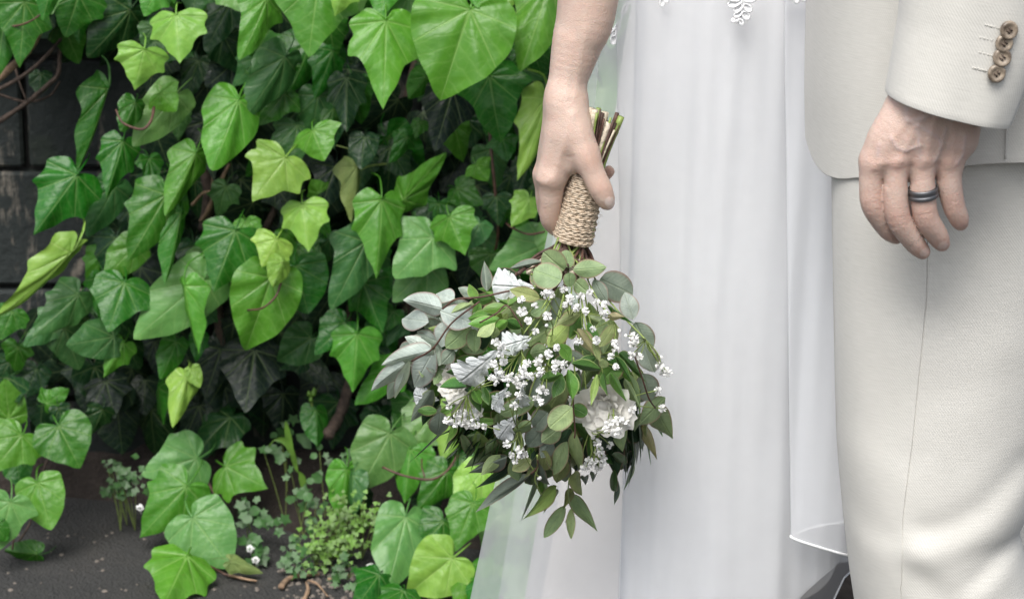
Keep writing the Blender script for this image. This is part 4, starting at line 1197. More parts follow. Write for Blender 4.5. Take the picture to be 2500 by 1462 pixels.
def suit_loft(name, rows, ring, closed=True, thick=0.0):
    v, uv, f = [], [], []
    n = None
    for r in rows:
        pts = ring(r)
        n = len(pts); s = 0.0
        for k, p in enumerate(pts):
            if k: s += (Vector(p) - Vector(pts[k - 1])).length
            v.append(tuple(p)); uv.append((s, p[2]))
    for j in range(len(rows) - 1):
        for k in range(n if closed else n - 1):
            k2 = (k + 1) % n
            f.append((j * n + k, (j + 1) * n + k, (j + 1) * n + k2, j * n + k2))
    o = obj(name, mesh(name, v, f, MAT['suit'], uv), groom)
    if thick:
        md = o.modifiers.new('thickness', 'SOLIDIFY'); md.thickness = thick; md.offset = -1
    return o

# trousers: left leg with an outseam and bent-knee folds, right leg behind it
YT = YG + 0.160
tr_l = smooth_tab([(250, 2036), (440, 2033), (730, 2037), (1000, 2043), (1100, 2047), (1250, 2060), (1380, 2074), (1462, 2086), (1700, 2120), (2600, 2190), (3200, 2200)])
tr_r = smooth_tab([(250, 2640), (700, 2600), (1000, 2548), (1200, 2512), (1262, 2484), (1300, 2487), (1380, 2505), (1462, 2520), (1800, 2530), (2600, 2470), (3200, 2440)])
seam = smooth_tab([(250, 2279), (620, 2275), (700, 2270), (850, 2255), (1000, 2240), (1100, 2226), (1200, 2215), (1330, 2213), (1462, 2218), (2600, 2300), (3200, 2310)])
FOLDS = [  # photo-line, depth mm, half width px
    ([(2500, 1060), (2400, 1150), (2320, 1195), (2262, 1205)], -6.5, 34), ([(2520, 1130), (2430, 1200), (2330, 1245), (2240, 1262)], 7.5, 44),
    ([(2500, 1235), (2430, 1290), (2365, 1345)], -6.0, 26), ([(2510, 1290), (2440, 1330), (2380, 1372)], 5.0, 34),
    ([(2225, 1300), (2300, 1350), (2370, 1410), (2420, 1470)], -4.5, 34), ([(2225, 1240), (2290, 1290), (2345, 1352)], 3.5, 34), ([(2280, 1460), (2350, 1520)], 4.0, 50),
    ([(2090, 980), (2140, 1010), (2230, 1040)], -2.0, 40), ([(2060, 1180), (2130, 1215), (2205, 1235)], -2.4, 36), ([(2060, 1270), (2130, 1290), (2205, 1300)], 2.4, 40), ([(2300, 880), (2380, 860), (2480, 840)], -2.2, 50),
    ([(2290, 700), (2380, 720), (2500, 700)], -2.0, 60), ([(2200, 640), (2150, 800), (2150, 950)], -2.5, 50), ([(2090, 500), (2085, 800), (2095, 1100)], 2.0, 50), ([(2420, 500), (2430, 700), (2420, 950)], 2.5, 70)]
def trouser_ring(Yc, hd, dz=0.0, main=True):
    def ring(py):
        Lp, Rp = P(tr_l(py), py, Yc), P(tr_r(py), py, Yc)
        cx, hw = (Lp.x + Rp.x) / 2, (Rp.x - Lp.x) / 2
        xs = P(seam(py), py, Yc - hd * .9).x
        ts = math.acos(max(-.95, min(.95, (cx - xs) / hw)))
        e = [0.0065, 0.011, .02, .045]
        th = sorted([2 * math.pi * k / 84 for k in range(84) if abs(2 * math.pi * k / 84 - ts) > .075] + [])
        near = [ts - q for q in e[::-1]] + [ts] + [ts + q for q in e]
        i0 = sum(1 for q in th if q < ts)
        th = th[:i0] + near + th[i0:]
        out = []
        for t in th:
            c, s = math.cos(t), math.sin(t)
            x = cx - hw * (abs(c) ** .9) * (1 if c > 0 else -1)
            y = Yc - hd * (abs(s) ** .8) * (1 if s > 0 else -1)
            if main and s > 0:
                px = W2 + (x / (y)) * FPX * ray(W2, py).y
                for pts, a, w in FOLDS:
                    d = 1e9
                    for (x1, y1), (x2, y2) in zip(pts[:-1], pts[1:]):
                        q = max(0, min(1, ((px - x1) * (x2 - x1) + (py - y1) * (y2 - y1)) / ((x2 - x1) ** 2 + (y2 - y1) ** 2)))
                        d = min(d, math.hypot(px - x1 - q * (x2 - x1), py - y1 - q * (y2 - y1)))
                    if d < 3 * w: y -= .42 * a / 1000 * math.exp(-(d / w) ** 2) * min(1, s * 3)
                y -= .0022 * mnoise.noise((px / 150, py / 190, 3.3))
                dd = abs(t - ts)
                if dd < .004: y += .0016
                elif t > ts and dd < .05: y += .0006
            out.append((x + (0 if main else .05), y + dz, Lp.z))
        return out
    return ring
def fix_ring_count(ring):
    n0 = [None]
    def r(py):
        o = ring(py)
        if n0[0] is None: n0[0] = len(o)
        while len(o) > n0[0]: o.pop(len(o) // 2 + 20)
        while len(o) < n0[0]:
            k = len(o) // 2 + 20
            a, b = o[k], o[k + 1]
            o.insert(k + 1, tuple((p + q) / 2 for p, q in zip(a, b)))
        return o
    return r
trows = list(np.arange(300, 1700, 9)) + list(np.arange(1700, 3000, 60))
tl = suit_loft('trouser_leg', trows, fix_ring_count(trouser_ring(YT, .092)))
tl['label'] = 'trouser leg with side seam and knee folds'
suit_loft('trouser_leg', list(np.arange(300, 3000, 50)), fix_ring_count(trouser_ring(YT, .080, .19, False)))

# jacket: open-fronted body with a rounded front corner
YJ = YG + 0.052 + 0.20
jb = smooth_tab([(1962, 250), (1966, 300), (1970, 330), (1976, 355), (1986, 385), (2000, 408), (2016, 424), (2036, 433), (2060, 436), (2100, 433), (2250, 420), (2360, 406), (2500, 398), (2900, 392)])
def jacket():
    JL = smooth_tab([(-1400, 1990), (-600, 1985), (0, 1972), (200, 1968), (330, 1970), (500, 1972)])
    cxp = 2440
    ths = [0.0 + q for q in (0, .01, .02, .04, .08, .12, .16, .2, .24, .28, .32, .36, .4, .44, .48, .52, .56, .6, .65, .7, .76, .82, .88, .94, 1.0, 1.08, 1.16, 1.24, 1.32, 1.40, 1.48, 1.57, 1.66, 1.75)] + list(np.linspace(1.9, 5.7, 34))
    n = len(ths); rows = 64
    v, uv, f = [], [], []
    ss = P(2455, 350, YG + .052).x
    for j in range(rows + 1):
        t = 1 - (1 - j / rows) ** 1.5
        s = 0
        for k, th in enumerate(ths):
            c, sn = math.cos(th), math.sin(th)
            xpix = cxp - (cxp - 1968) * (abs(c) ** .75) * (1 if c > 0 else -1)
            X = P(cxp, 350, YJ).x - (P(cxp, 350, YJ).x - P(JL(350), 350, YJ).x) * (abs(c) ** .75) * (1 if c > 0 else -1)
            Y = YJ - .20 * (abs(sn) ** .6) * (1 if sn > 0 else -1)
            xpix = W2 + X / Y * FPX * ray(W2, 350).y
            bot = jb(max(1962, xpix)) if th < 1.9 else 392
            top = -1500
            py = top + (bot - top) * t
            hw = P(cxp, py, YJ).x - P(JL(py), py, YJ).x
            X = P(cxp, py, YJ).x - hw * (abs(c) ** .75) * (1 if c > 0 else -1)
            Y = YJ - .20 * (abs(sn) ** .6) * (1 if sn > 0 else -1)
            # far points are lower in the picture at one height: keep the hem level in space
            z = P(cxp, py, Y).z if sn > -.4 else P(cxp, py, YJ + .07).z
            Y += .004 * mnoise.noise((X * 9, z * 5, 1.0))
            if abs(X - ss) < .0012 and sn > .5: Y += .0012
            if k: s += .012
            v.append((X, Y, z)); uv.append((X - Y * .7, z))
    for j in range(rows):
        for k in range(n - 1): f.append((j * n + k, (j + 1) * n + k, (j + 1) * n + k + 1, j * n + k + 1))
    o = obj('jacket', mesh('jacket', v, f, MAT['suit'], uv), groom)
    md = o.modifiers.new('thickness', 'SOLIDIFY'); md.thickness = .0018; md.offset = 1
    md = o.modifiers.new('edge', 'BEVEL'); md.width = .001; md.segments = 2; md.limit_method = 'ANGLE'; md.angle_limit = R(60)
    o['label'] = 'jacket front panel with rounded lower corner'
    MB().tube([(ss, YG + .0508 - .001, P(2455, y, YG + .05).z) for y in range(40, 396, 12)], .0008, 5).build('side_seam', MAT['suit'], o)
jacket()

# sleeve: under layer, then the upper layer that ends at the buttoned vent
def sleeve(name, t0, t1, grow, down, thick, n=56, rows=80):
    v, uv, f = [], [], []
    for j in range(rows + 1):
        t = j / rows
        Lx, Ly = np.interp(t, [0, .4, .7, .86, 1], [2290, 2262, 2222, 2204, 2171]), np.interp(t, [0, .4, 1], [-1450, -560, 226 + down])
        Rx, Ry = np.interp(t, [0, .4, .7, .86, 1], [2720, 2660, 2590, 2545, 2468]), np.interp(t, [0, .4, 1], [-1400, -520, 297 + down])
        Lp, Rp = P(Lx, Ly, YG), P(Rx, Ry, YG)
        c0, hv = (Lp + Rp) / 2, (Rp - Lp) / 2
        hd = .047 + .012 * (1 - t)
        for k in range(n + 1):
            th = t0 + (t1 - t0) * k / n
            c, s = math.cos(th), math.sin(th)
            w = .0015 * mnoise.noise((th * 2.2, t * 7, 4.0)) + .0025 * math.sin(t * 26 + th * 1.5) * max(0, .6 - t) 
            p = c0 - hv * c * (1 + grow / .047) + Vector((0, -1, 0)) * (hd + grow + w) * (abs(s) ** .85 * (1 if s > 0 else -1))
            v.append(p); uv.append((th * .05, p.z * 1.0 + p.x * .2))
    m = n + 1
    for j in range(rows):
        for k in range(n): f.append((j * m + k, (j + 1) * m + k, (j + 1) * m + k + 1, j * m + k + 1))
    o = obj(name, mesh(name, v, f, MAT['suit'], uv), groom)
    md = o.modifiers.new('thickness', 'SOLIDIFY'); md.thickness = thick; md.offset = -1
    md = o.modifiers.new('edge', 'BEVEL'); md.width = .0008; md.segments = 2; md.limit_method = 'ANGLE'; md.angle_limit = R(60)
    return o, v, m
slv, _, _ = sleeve('sleeve', R(-40), R(310), 0.0, -2, .002)
upp, uvv, um = sleeve('sleeve_upper_layer', R(-38), R(145), .0028, 2, .0022)
def front_of_sleeve(px, py):            # nearest point of the upper layer to a photo pixel
    d = ray(px, py).normalized()
    best, bp = 1e9, None
    for p in uvv:
        w = p - CAM
        q = (w - d * w.dot(d)).length
        if q < best and p.y < YG: best, bp = q, p
    return CAM + d * ((bp - CAM).dot(d))
def buttons():
    for i, (px, py) in enumerate(((2460, 73), (2448, 104), (2444, 140), (2430, 178))):
        c = front_of_sleeve(px, py)
        nrm = (Vector((0.25, -1, 0.12)) + Vector((random.uniform(-.12, .12), 0, random.uniform(-.2, .2)))).normalized()
        a = nrm.orthogonal().normalized(); b = nrm.cross(a)
        prof = [(0, .0022), (.0030, .0020), (.0042, .0026), (.0056, .0034), (.0068, .0030), (.0075, .0018), (.0072, .0004), (0, .0002)]
        c = c + nrm * .0012
        n = 28
        v, f = [], []
        for r, h in prof:
            for k in range(n):
                q = 2 * math.pi * k / n
                v.append(c + (a * math.cos(q) + b * math.sin(q)) * max(r, 1e-5) + nrm * h)
        for j in range(len(prof) - 1):
            for k in range(n):
                k2 = (k + 1) % n
                f.append((j * n + k, j * n + k2, (j + 1) * n + k2, (j + 1) * n + k))
        o = obj('button', mesh('button', v, f, MAT['button']), slv)
        m = MB()
        for sx in (-1, 1):
            m.tube([c + (a * sx * .0012 + b * -.0016) + nrm * .0024, c + (a * sx * .0012) + nrm * .0031, c + (a * sx * .0012 + b * .0016) + nrm * .0024], .0006, 6)
        for sx in (-1, 1):
            for sy in (-1, 1):
                p = c + a * sx * .0014 + b * sy * .0014 + nrm * .0020
                m.tube([p, p + nrm * .0004], .0008, 8)
        # the thread is part of the sleeve piece, one level under it
        m.build('button_thread', MAT['holes'], slv)
        m = MB()
        for k in range(10):
            p0 = front_of_sleeve(px - 22 - k * 3.6, py - 4 - k * .85)
            m.tube([p0 + Vector((0, .0003, .0009)), p0 + Vector((0, -.0002, 0)), p0 + Vector((0, .0003, -.0009))], .0004, 5)
        m.build('buttonhole', MAT['suit'], slv)
buttons()
def ring_band():
    c = np.array(P(2253, 470, YG - 21 / SG))
    axis = Vector(P(2258, 520, YG - 16 / SG) - P(2252, 440, YG - 22 / SG)).normalized()
    a = Vector((0, -1, 0)); a = (a - axis * a.dot(axis)).normalized(); b = axis.cross(a)
    prof = [(-.0041, .0000), (-.0041, .0013), (-.0036, .0018), (-.0013, .0019), (-.0010, .0015), (.0010, .0015), (.0013, .0019), (.0036, .0018), (.0041, .0013), (.0041, 0.0)]
    n = 64
    v, f = [], []
    r0 = 32.2 / SG
    for h, dr in prof:
        for k in range(n):
            q = 2 * math.pi * k / n
            v.append(Vector(c) + axis * h + (a * math.cos(q) * 1.02 + b * math.sin(q)) * (r0 + dr))
    for j in range(len(prof) - 1):
        for k in range(n):
            k2 = (k + 1) % n
            f.append((j * n + k, j * n + k2, (j + 1) * n + k2, (j + 1) * n + k))
    o = obj('ring', mesh('ring', v, f, MAT['ring']), groom)
    md = o.modifiers.new('edge', 'BEVEL'); md.width = .0002; md.segments = 2
    o['label'] = 'dark metal ring with a grooved centre'
ring_band()

# ================================================================== THE BOUQUET
bq = empty('bouquet', P(1410, 520, YB))
tag(bq, 'hand tied bouquet of eucalyptus, white roses and tiny white florets hanging upside down', 'bouquet')
def r2(x, y): return 880 + x / 1.924, 580 + y / 1.924
def dome(px, py):
    q = ((px - 1300) / 345) ** 2 + ((py - 900) / 330) ** 2
    return .082 * math.sqrt(max(0.0, 1 - q))
def bY(px, py, extra=0.0): return YB + 0.005 - dome(px, py) - extra

def leaf_mesh(name, mat, outline, fold, curl, bend, margin=.06, wav=0.0, seed=0, tip=1.0):
    """outline = half width as a function of v; u lateral, v along"""
    nv, nu = 14, 5
    v, uv, tint, f = [], [], [], []
    for i in range(nv + 1):
        vv = i / nv
        w = outline(vv)
        for k in range(-nu, nu + 1):
            s = k / nu
            u = w * s
            z = -fold * abs(u) - curl * vv * vv + bend * u * vv + wav * math.sin(vv * 9 + seed) * abs(s) * (1 if s > 0 else -.7)
            z += .02 * mnoise.noise((u * 3 + seed * 3.1, vv * 3, 1.7))
            v.append((u, vv, z)); uv.append((u, vv))
            e = 1.0 if abs(k) == nu else 0.0
            tint.append((e, e, e, 1))
    n = 2 * nu + 1
    for i in range(nv):
        for k in range(n - 1):
            f.append((i * n + k, i * n + k + 1, (i + 1) * n + k + 1, (i + 1) * n + k))
    return mesh(name, v, f, MAT[mat], uv, tint=tint)
def o_euc(v): return .5 * max(0.012, math.sin(math.pi * v ** .92)) ** .72
def o_round(v): return .5 * max(0.01, 1 - (2 * v - 1) ** 2) ** .5
def o_lance(v): return .5 * max(0.01, math.sin(math.pi * v ** .75)) ** 1.25
def o_rus(v): return .5 * max(0.01, math.sin(math.pi * v ** .95)) ** .95
def o_mil(sd):
    def f(v):
        b = .5 * max(.02, math.sin(math.pi * min(1, .12 + .9 * v ** 1.15))) ** .8
        return b * (1 - .16 * (0.5 + 0.5 * math.sin(v * 30 + sd)) * min(1, v * 2.5) - .08 * (math.sin(v * 71 + sd) > .2)) * (1 if v < .93 else .75)
    return f
BL = {'e': [leaf_mesh('eucalyptus_blade', 'euc', o_euc, fo, cu, be, wav=.02, seed=i) for i, (fo, cu, be) in enumerate(((.1, .08, .1), (-.15, .15, -.1), (.25, -.1, .2), (.05, .25, -.2)))],
      'o': [leaf_mesh('round_blade', 'euc', o_round, fo, cu, be, wav=.02, seed=5 + i) for i, (fo, cu, be) in enumerate(((.08, .1, .1), (-.1, .2, -.1), (.2, .1, .2)))],
      'l': [leaf_mesh('lance_blade', 'euc', o_lance, fo, cu, be, wav=.03, seed=9 + i) for i, (fo, cu, be) in enumerate(((.3, .2, .2), (.15, -.2, -.3), (.5, .3, .1)))],
      'r': [leaf_mesh('glossy_blade', 'rus', o_rus, fo, cu, be, wav=.015, seed=12 + i) for i, (fo, cu, be) in enumerate(((.35, .2, .1), (.6, .3, -.2), (.2, -.15, .2), (.8, .4, .1)))],
      'n': [leaf_mesh('needle_blade', 'rus', o_lance, fo, cu, be, wav=.01, seed=20 + i) for i, (fo, cu, be) in enumerate(((.5, .15, .3), (.3, -.2, -.3)))]}
def mil_mesh(sd):
    r = random.Random(sd)
    lob = [(.30, .20), (.52, .36), (.70, .46), (.86, .44)]
    half = [(0.0, .05)]
    for i, (v0, w0) in enumerate(lob):
        w0 *= r.uniform(.9, 1.08)
        half += [(v0 - .06, w0 * .84), (v0 + .0, w0 * 1.0), (v0 + .04, w0 * 1.05), (v0 + .07, w0 * .97), (v0 + .09, w0 * .86)]
    half += [(1.0, .26), (1.04, .12), (1.05, .02)]
    q = spline([(b_, a_, 0) for a_, b_ in half], 3)
    nu = 6
    v, uv, tint, f = [], [], [], []
    for p_ in q:
        for k in range(-nu, nu + 1):
            s = k / nu
            u, vv = p_.x * s * (1 if k > 0 else .93), p_.y + .06 * abs(s)
            z = -.22 * abs(u) - .18 * vv * vv + .05 * math.sin(vv * 17 + sd) * s * s * (1 if k > 0 else -1) + .012 * math.sin(abs(u) * 40 - vv * 26)
            v.append((u, vv, z)); uv.append((u, vv)); tint.append((abs(s) ** 3,) * 3 + (1,))
    n = 2 * nu + 1
    for i in range(len(q) - 1):
        for k in range(n - 1): f.append((i * n + k, i * n + k + 1, (i + 1) * n + k + 1, (i + 1) * n + k))
    return mesh('felted_blade', v, f, MAT['mil'], uv, tint=tint)
BL['m'] = [mil_mesh(1.0), mil_mesh(2.7)]
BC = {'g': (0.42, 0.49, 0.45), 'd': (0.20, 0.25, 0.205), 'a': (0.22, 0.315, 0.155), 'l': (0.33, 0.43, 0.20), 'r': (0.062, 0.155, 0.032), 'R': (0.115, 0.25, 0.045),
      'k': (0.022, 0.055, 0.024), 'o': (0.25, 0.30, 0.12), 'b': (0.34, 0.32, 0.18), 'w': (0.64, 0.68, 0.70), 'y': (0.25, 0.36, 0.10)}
BNAME = {'e': 'eucalyptus_leaf', 'o': 'eucalyptus_leaf', 'l': 'willow_leaf', 'r': 'glossy_leaf', 'n': 'needle_leaf', 'm': 'silver_leaf'}
NATW = {'e': 1.0, 'o': 1.0, 'l': 1.0, 'r': 1.0, 'n': 1.0, 'm': 0.85}
def bleaf(kind, bx, by, tx, ty, w, c, extra=0.0, dt=None, roll=None, raw=False, Yoff=0.0):
    if not raw: (bx, by), (tx, ty), w = r2(bx, by), r2(tx, ty), w / 1.924 * 1.14
    Yb = bY(bx, by, extra) + Yoff
    Yt = bY(tx, ty, extra) + Yoff - (random.uniform(-.006, .014) if dt is None else dt)
    B, T = P(bx, by, Yb), P(tx, ty, Yt)
    o = obj(BNAME[kind], random.choice(BL[kind]), bq, leaf_matrix(B, T, w / ppm(bx, by, Yb), NATW[kind], R(random.gauss(0, 16)) if roll is None else R(roll)))
    k = random.uniform(.9, 1.1)
    o.color = (*(min(1, q * k) for q in BC[c]), 1)
    return o
BLV = [
 # grey eucalyptus spray on the left
 ('e', 385, 335, 220, 290, 98, 'g', .02), ('e', 375, 345, 522, 402, 108, 'g', .02), ('e', 440, 285, 343, 248, 74, 'g', .01), ('e', 318, 395, 143, 370, 95, 'g', .01), ('e', 340, 530, 125, 585, 96, 'g', .02),
 ('e', 215, 590, 65, 702, 80, 'g', .01), ('e', 345, 530, 228, 738, 112, 'g', .015), ('e', 228, 580, 165, 774, 52, 'g', .025), ('e', 395, 395, 368, 518, 80, 'g', .015), ('e', 505, 425, 398, 528, 90, 'a', .015), ('e', 535, 428, 530, 542, 66, 'a', .015),
 ('e', 440, 528, 385, 592, 66, 'd', .005), ('e', 190, 640, 110, 782, 55, 'd', -.02), ('e', 375, 820, 368, 947, 84, 'd', .01), ('e', 360, 812, 263, 814, 44, 'r', .01), ('e', 300, 420, 380, 410, 70, 'd', -.01), ('e', 330, 470, 360, 560, 80, 'd', -.015), ('e', 400, 560, 350, 690, 60, 'a', -.005),
 # top
 ('o', 957, 152, 858, 78, 98, 'a', .01), ('o', 942, 202, 813, 148, 112, 'a', .02), ('e', 872, 242, 800, 135, 74, 'a', .005), ('o', 975, 142, 969, 55, 62, 'a', .005), ('e', 1000, 152, 1152, 140, 80, 'a', .015), ('o', 1125, 195, 1285, 268, 128, 'd', .0), ('e', 1095, 198, 1152, 302, 64, 'd', .005),
 ('o', 985, 232, 985, 168, 54, 'a', .015), ('o', 1010, 205, 1060, 255, 70, 'a', .01), ('e', 1282, 384, 1244, 266, 84, 'g', .01), ('l', 595, 252, 574, 102, 52, 'd', -.005), ('e', 618, 232, 700, 158, 62, 'g', -.005), ('l', 850, 112, 693, 156, 40, 'd', -.005), ('e', 542, 276, 463, 238, 48, 'd', .0),
 # right
 ('e', 1290, 398, 1362, 534, 106, 'd', .0), ('e', 1328, 495, 1374, 642, 94, 'g', .01), ('e', 1328, 638, 1364, 778, 108, 'd', .0), ('e', 1432, 750, 1318, 872, 84, 'a', .01), ('l', 1385, 795, 1437, 918, 92, 'a', .012), ('l', 1330, 880, 1372, 1012, 44, 'b', -.01), ('l', 1320, 820, 1300, 920, 60, 'a', .0), ('l', 1340, 880, 1352, 950, 26, 'o', 0),
 # green and olive leaves over the front
 ('e', 842, 285, 708, 244, 60, 'o', .03), ('o', 840, 352, 708, 338, 95, 'a', .01), ('e', 880, 512, 978, 406, 80, 'y', .025), ('e', 880, 527, 794, 540, 70, 'a', .015), ('o', 995, 798, 888, 892, 100, 'l', .035), ('o', 995, 793, 1062, 832, 60, 'r', .03), ('e', 1005, 912, 1005, 1137, 72, 'l', .04), ('e', 970, 958, 888, 1132, 72, 'a', .025),
 ('l', 802, 870, 688, 932, 52, 'a', .03), ('e', 802, 1040, 713, 1092, 60, 'o', .02), ('e', 800, 360, 850, 330, 60, 'a', .02), ('o', 880, 640, 820, 800, 100, 'd', .005), ('o', 815, 760, 655, 830, 80, 'a', .02), ('e', 700, 420, 760, 430, 60, 'a', .01), ('e', 880, 820, 800, 900, 90, 'd', .01), ('e', 860, 890, 790, 990, 90, 'd', .005), ('e', 940, 890, 850, 960, 80, 'a', .01), ('e', 900, 960, 850, 1030, 70, 'd', .01),
 ('e', 930, 1090, 880, 1010, 60, 'a', .01), ('e', 870, 1000, 850, 1110, 70, 'o', .015), ('e', 960, 1040, 920, 1160, 70, 'o', .015), ('e', 1005, 1100, 1030, 1200, 60, 'o', .01),
 # hanging tips
 ('l', 922, 1168, 798, 1307, 70, 'y', .0), ('e', 960, 1258, 868, 1418, 56, 'a', .0), ('e', 990, 1270, 979, 1418, 42, 'l', .005), ('l', 988, 1198, 1087, 1358, 60, 'a', .0), ('l', 790, 1118, 557, 1245, 44, 'd', .0), ('l', 692, 1028, 472, 1102, 66, 'd', .0), ('n', 830, 1130, 770, 1295, 24, 'd', .0), ('l', 925, 1180, 846, 1330, 34, 'a', -.01), ('l', 995, 1180, 960, 1250, 40, 'o', .0), ('l', 990, 1290, 952, 1342, 18, 'a', 0),
 # glossy sprig at the left shoulder and the centre
 ('r', 546, 290, 509, 208, 42, 'R', .03), ('r', 692, 312, 563, 250, 48, 'R', .03), ('r', 690, 322, 573, 342, 48, 'R', .035), ('r', 642, 352, 507, 362, 66, 'R', .03), ('r', 652, 376, 508, 412, 48, 'R', .035), ('r', 632, 400, 548, 472, 46, 'l', .04), ('r', 522, 310, 426, 366, 34, 'l', .04), ('r', 692, 390, 618, 442, 44, 'R', .04), ('r', 680, 388, 762, 432, 50, 'r', .03), ('r', 640, 420, 610, 480, 40, 'l', .04),
 ('r', 522, 602, 378, 622, 50, 'r', .03), ('r', 502, 700, 358, 726, 46, 'r', .035), ('r', 542, 690, 584, 836, 50, 'r', .03), ('r', 522, 692, 560, 780, 48, 'R', .03), ('r', 575, 690, 600, 790, 40, 'r', .02), ('r', 975, 618, 977, 757, 60, 'R', .05), ('r', 947, 640, 848, 672, 50, 'R', .045), ('r', 988, 588, 1132, 627, 52, 'r', .045), ('r', 980, 472, 1036, 376, 56, 'R', .03), ('r', 940, 498, 988, 578, 54, 'R', .035), ('r', 947, 640, 912, 752, 50, 'r', .035), ('r', 1010, 602, 1112, 556, 46, 'r', .035), ('r', 985, 620, 1030, 720, 46, 'r', .025), ('r', 890, 500, 910, 620, 50, 'r', .015),
 # narrow leaves across the rose
 ('n', 1112, 640, 1082, 795, 34, 'y', .05), ('n', 1140, 630, 1172, 748, 34, 'r', .05), ('n', 1175, 635, 1264, 786, 42, 'R', .05), ('n', 1198, 558, 1275, 668, 32, 'r', .04), ('n', 1158, 318, 1300, 408, 26, 'r', .03), ('n', 1105, 640, 1150, 720, 28, 'r', .05), ('n', 1215, 540, 1320, 660, 36, 'r', .03), ('n', 1250, 560, 1352, 690, 36, 'r', .02), ('n', 1240, 660, 1310, 800, 30, 'a', .03), ('n', 1260, 640, 1330, 830, 28, 'a', .02),
 # dry olive
 ('l', 1032, 350, 928, 400, 56, 'o', .04), ('l', 1018, 425, 1104, 562, 60, 'b', .04), ('e', 1192, 408, 1138, 512, 46, 'o', .035), ('l', 1160, 372, 1245, 375, 34, 'b', .04), ('o', 1140, 570, 1142, 615, 42, 'l', .055), ('l', 1090, 480, 1120, 590, 30, 'o', .045),
 # dark leaves low on the right
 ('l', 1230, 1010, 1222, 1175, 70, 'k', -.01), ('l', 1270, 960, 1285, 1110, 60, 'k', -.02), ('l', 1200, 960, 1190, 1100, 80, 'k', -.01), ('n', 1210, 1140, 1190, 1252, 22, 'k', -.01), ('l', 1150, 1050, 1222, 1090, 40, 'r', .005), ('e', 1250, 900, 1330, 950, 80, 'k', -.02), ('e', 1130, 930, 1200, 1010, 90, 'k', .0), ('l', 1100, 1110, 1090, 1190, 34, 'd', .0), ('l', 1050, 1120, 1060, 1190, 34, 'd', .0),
 # felted silver leaves
 ('m', 818, 235, 642, 232, 130, 'w', .03), ('m', 648, 528, 484, 684, 140, 'w', .05), ('m', 805, 468, 690, 512, 96, 'w', .04), ('m', 690, 700, 612, 802, 66, 'w', .04), ('m', 742, 828, 642, 948, 92, 'w', .035), ('m', 372, 762, 256, 748, 78, 'w', -.01), ('m', 720, 560, 740, 480, 80, 'w', .03), ('m', 760, 690, 760, 800, 60, 'w', .03), ('m', 560, 860, 520, 820, 60, 'w', .005)]
for q in BLV: bleaf(*q)
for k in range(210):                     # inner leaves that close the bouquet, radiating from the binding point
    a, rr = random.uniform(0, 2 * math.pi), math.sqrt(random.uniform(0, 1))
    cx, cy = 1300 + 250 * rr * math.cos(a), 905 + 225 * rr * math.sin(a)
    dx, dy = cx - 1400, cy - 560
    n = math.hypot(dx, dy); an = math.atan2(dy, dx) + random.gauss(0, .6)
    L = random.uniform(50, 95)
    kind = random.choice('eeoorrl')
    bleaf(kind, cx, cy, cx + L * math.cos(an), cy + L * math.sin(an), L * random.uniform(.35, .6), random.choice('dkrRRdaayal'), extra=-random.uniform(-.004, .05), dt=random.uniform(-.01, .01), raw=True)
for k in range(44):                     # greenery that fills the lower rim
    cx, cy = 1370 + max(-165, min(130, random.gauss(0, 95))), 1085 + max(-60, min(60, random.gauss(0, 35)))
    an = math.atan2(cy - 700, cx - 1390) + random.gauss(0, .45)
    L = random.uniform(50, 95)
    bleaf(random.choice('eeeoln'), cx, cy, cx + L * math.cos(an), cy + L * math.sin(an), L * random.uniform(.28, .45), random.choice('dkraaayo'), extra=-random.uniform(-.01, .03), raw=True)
for k in range(60):                     # needle sprays low on both sides
    if k < 38: cx, cy, an = 1175 + random.gauss(0, 45), 1045 + random.gauss(0, 30), R(random.gauss(118, 16))
    else: cx, cy, an = 1545 + random.gauss(0, 14), 1010 + random.gauss(0, 50), R(random.gauss(95, 10))
    L = random.uniform(60, 110)
    bleaf('n', cx, cy, cx + L * math.cos(an), cy + L * math.sin(an), random.uniform(6, 10), random.choice('krrk'), extra=-random.uniform(.0, .03), raw=True)

# roses
def rose(px, py, rad, n, face, Yx):
    c0 = P(px, py, bY(px, py, Yx))
    sc = ppm(px, py, YB); rm = rad / sc
    d = Vector(face).normalized()
    a = d.orthogonal().normalized(); b = d.cross(a)
    core = MB()
    core.tube([c0 - d * rm * .8, c0 - d * rm * .4, c0 + d * rm * .1, c0 + d * rm * .25], [rm * .2, rm * .42, rm * .34, rm * .12], 14)
    rs = core.build('rose', MAT['petal'], bq)
    rs['label'] = 'white rose with ruffled petals'
    for k in range(n):
        t = k / (n - 1)
        ang = k * 2.39996
        op = .12 + .80 * t                                     # how far the petal leans out
        L, w = rm * (.85 + .40 * t), rm * (.50 + .30 * t)
        rad_d = a * math.cos(ang) + b * math.sin(ang)
        tan = d.cross(rad_d)
        v, f = [], []
        nu, nv = 8, 8
        ph = random.uniform(0, 6)
        for i in range(nv + 1):
            s = i / nv
            lean = op * s
            base = c0 - d * rm * .45 + rad_d * rm * (.10 + .18 * t)
            mid = base + (d * math.cos(lean * .8) + rad_d * math.sin(lean)) * L * s
            ww = w * (math.sin(math.pi * (.12 + .62 * s)) ** .8)
            for j in range(nu + 1):
                q = j / nu * 2 - 1
                p = mid + tan * ww * q - rad_d * ww * .45 * q * q * (1 - .5 * t) + (rad_d * math.sin(q * 7 + ph) + d * math.sin(q * 5 + ph * 2)) * rm * .085 * s * s
                if s > .8: p += rad_d * rm * .10 * (s - .8) * 5
                v.append(p)
        for i in range(nv):
            for j in range(nu):
                m = i * (nu + 1) + j
                f.append((m, m + 1, m + nu + 2, m + nu + 1))
        obj('petal', mesh('petal', v, f, MAT['petal']), rs)
x, y = r2(1140, 775); rose(x, y, 62, 20, (-.1, -1, -.25), .022)
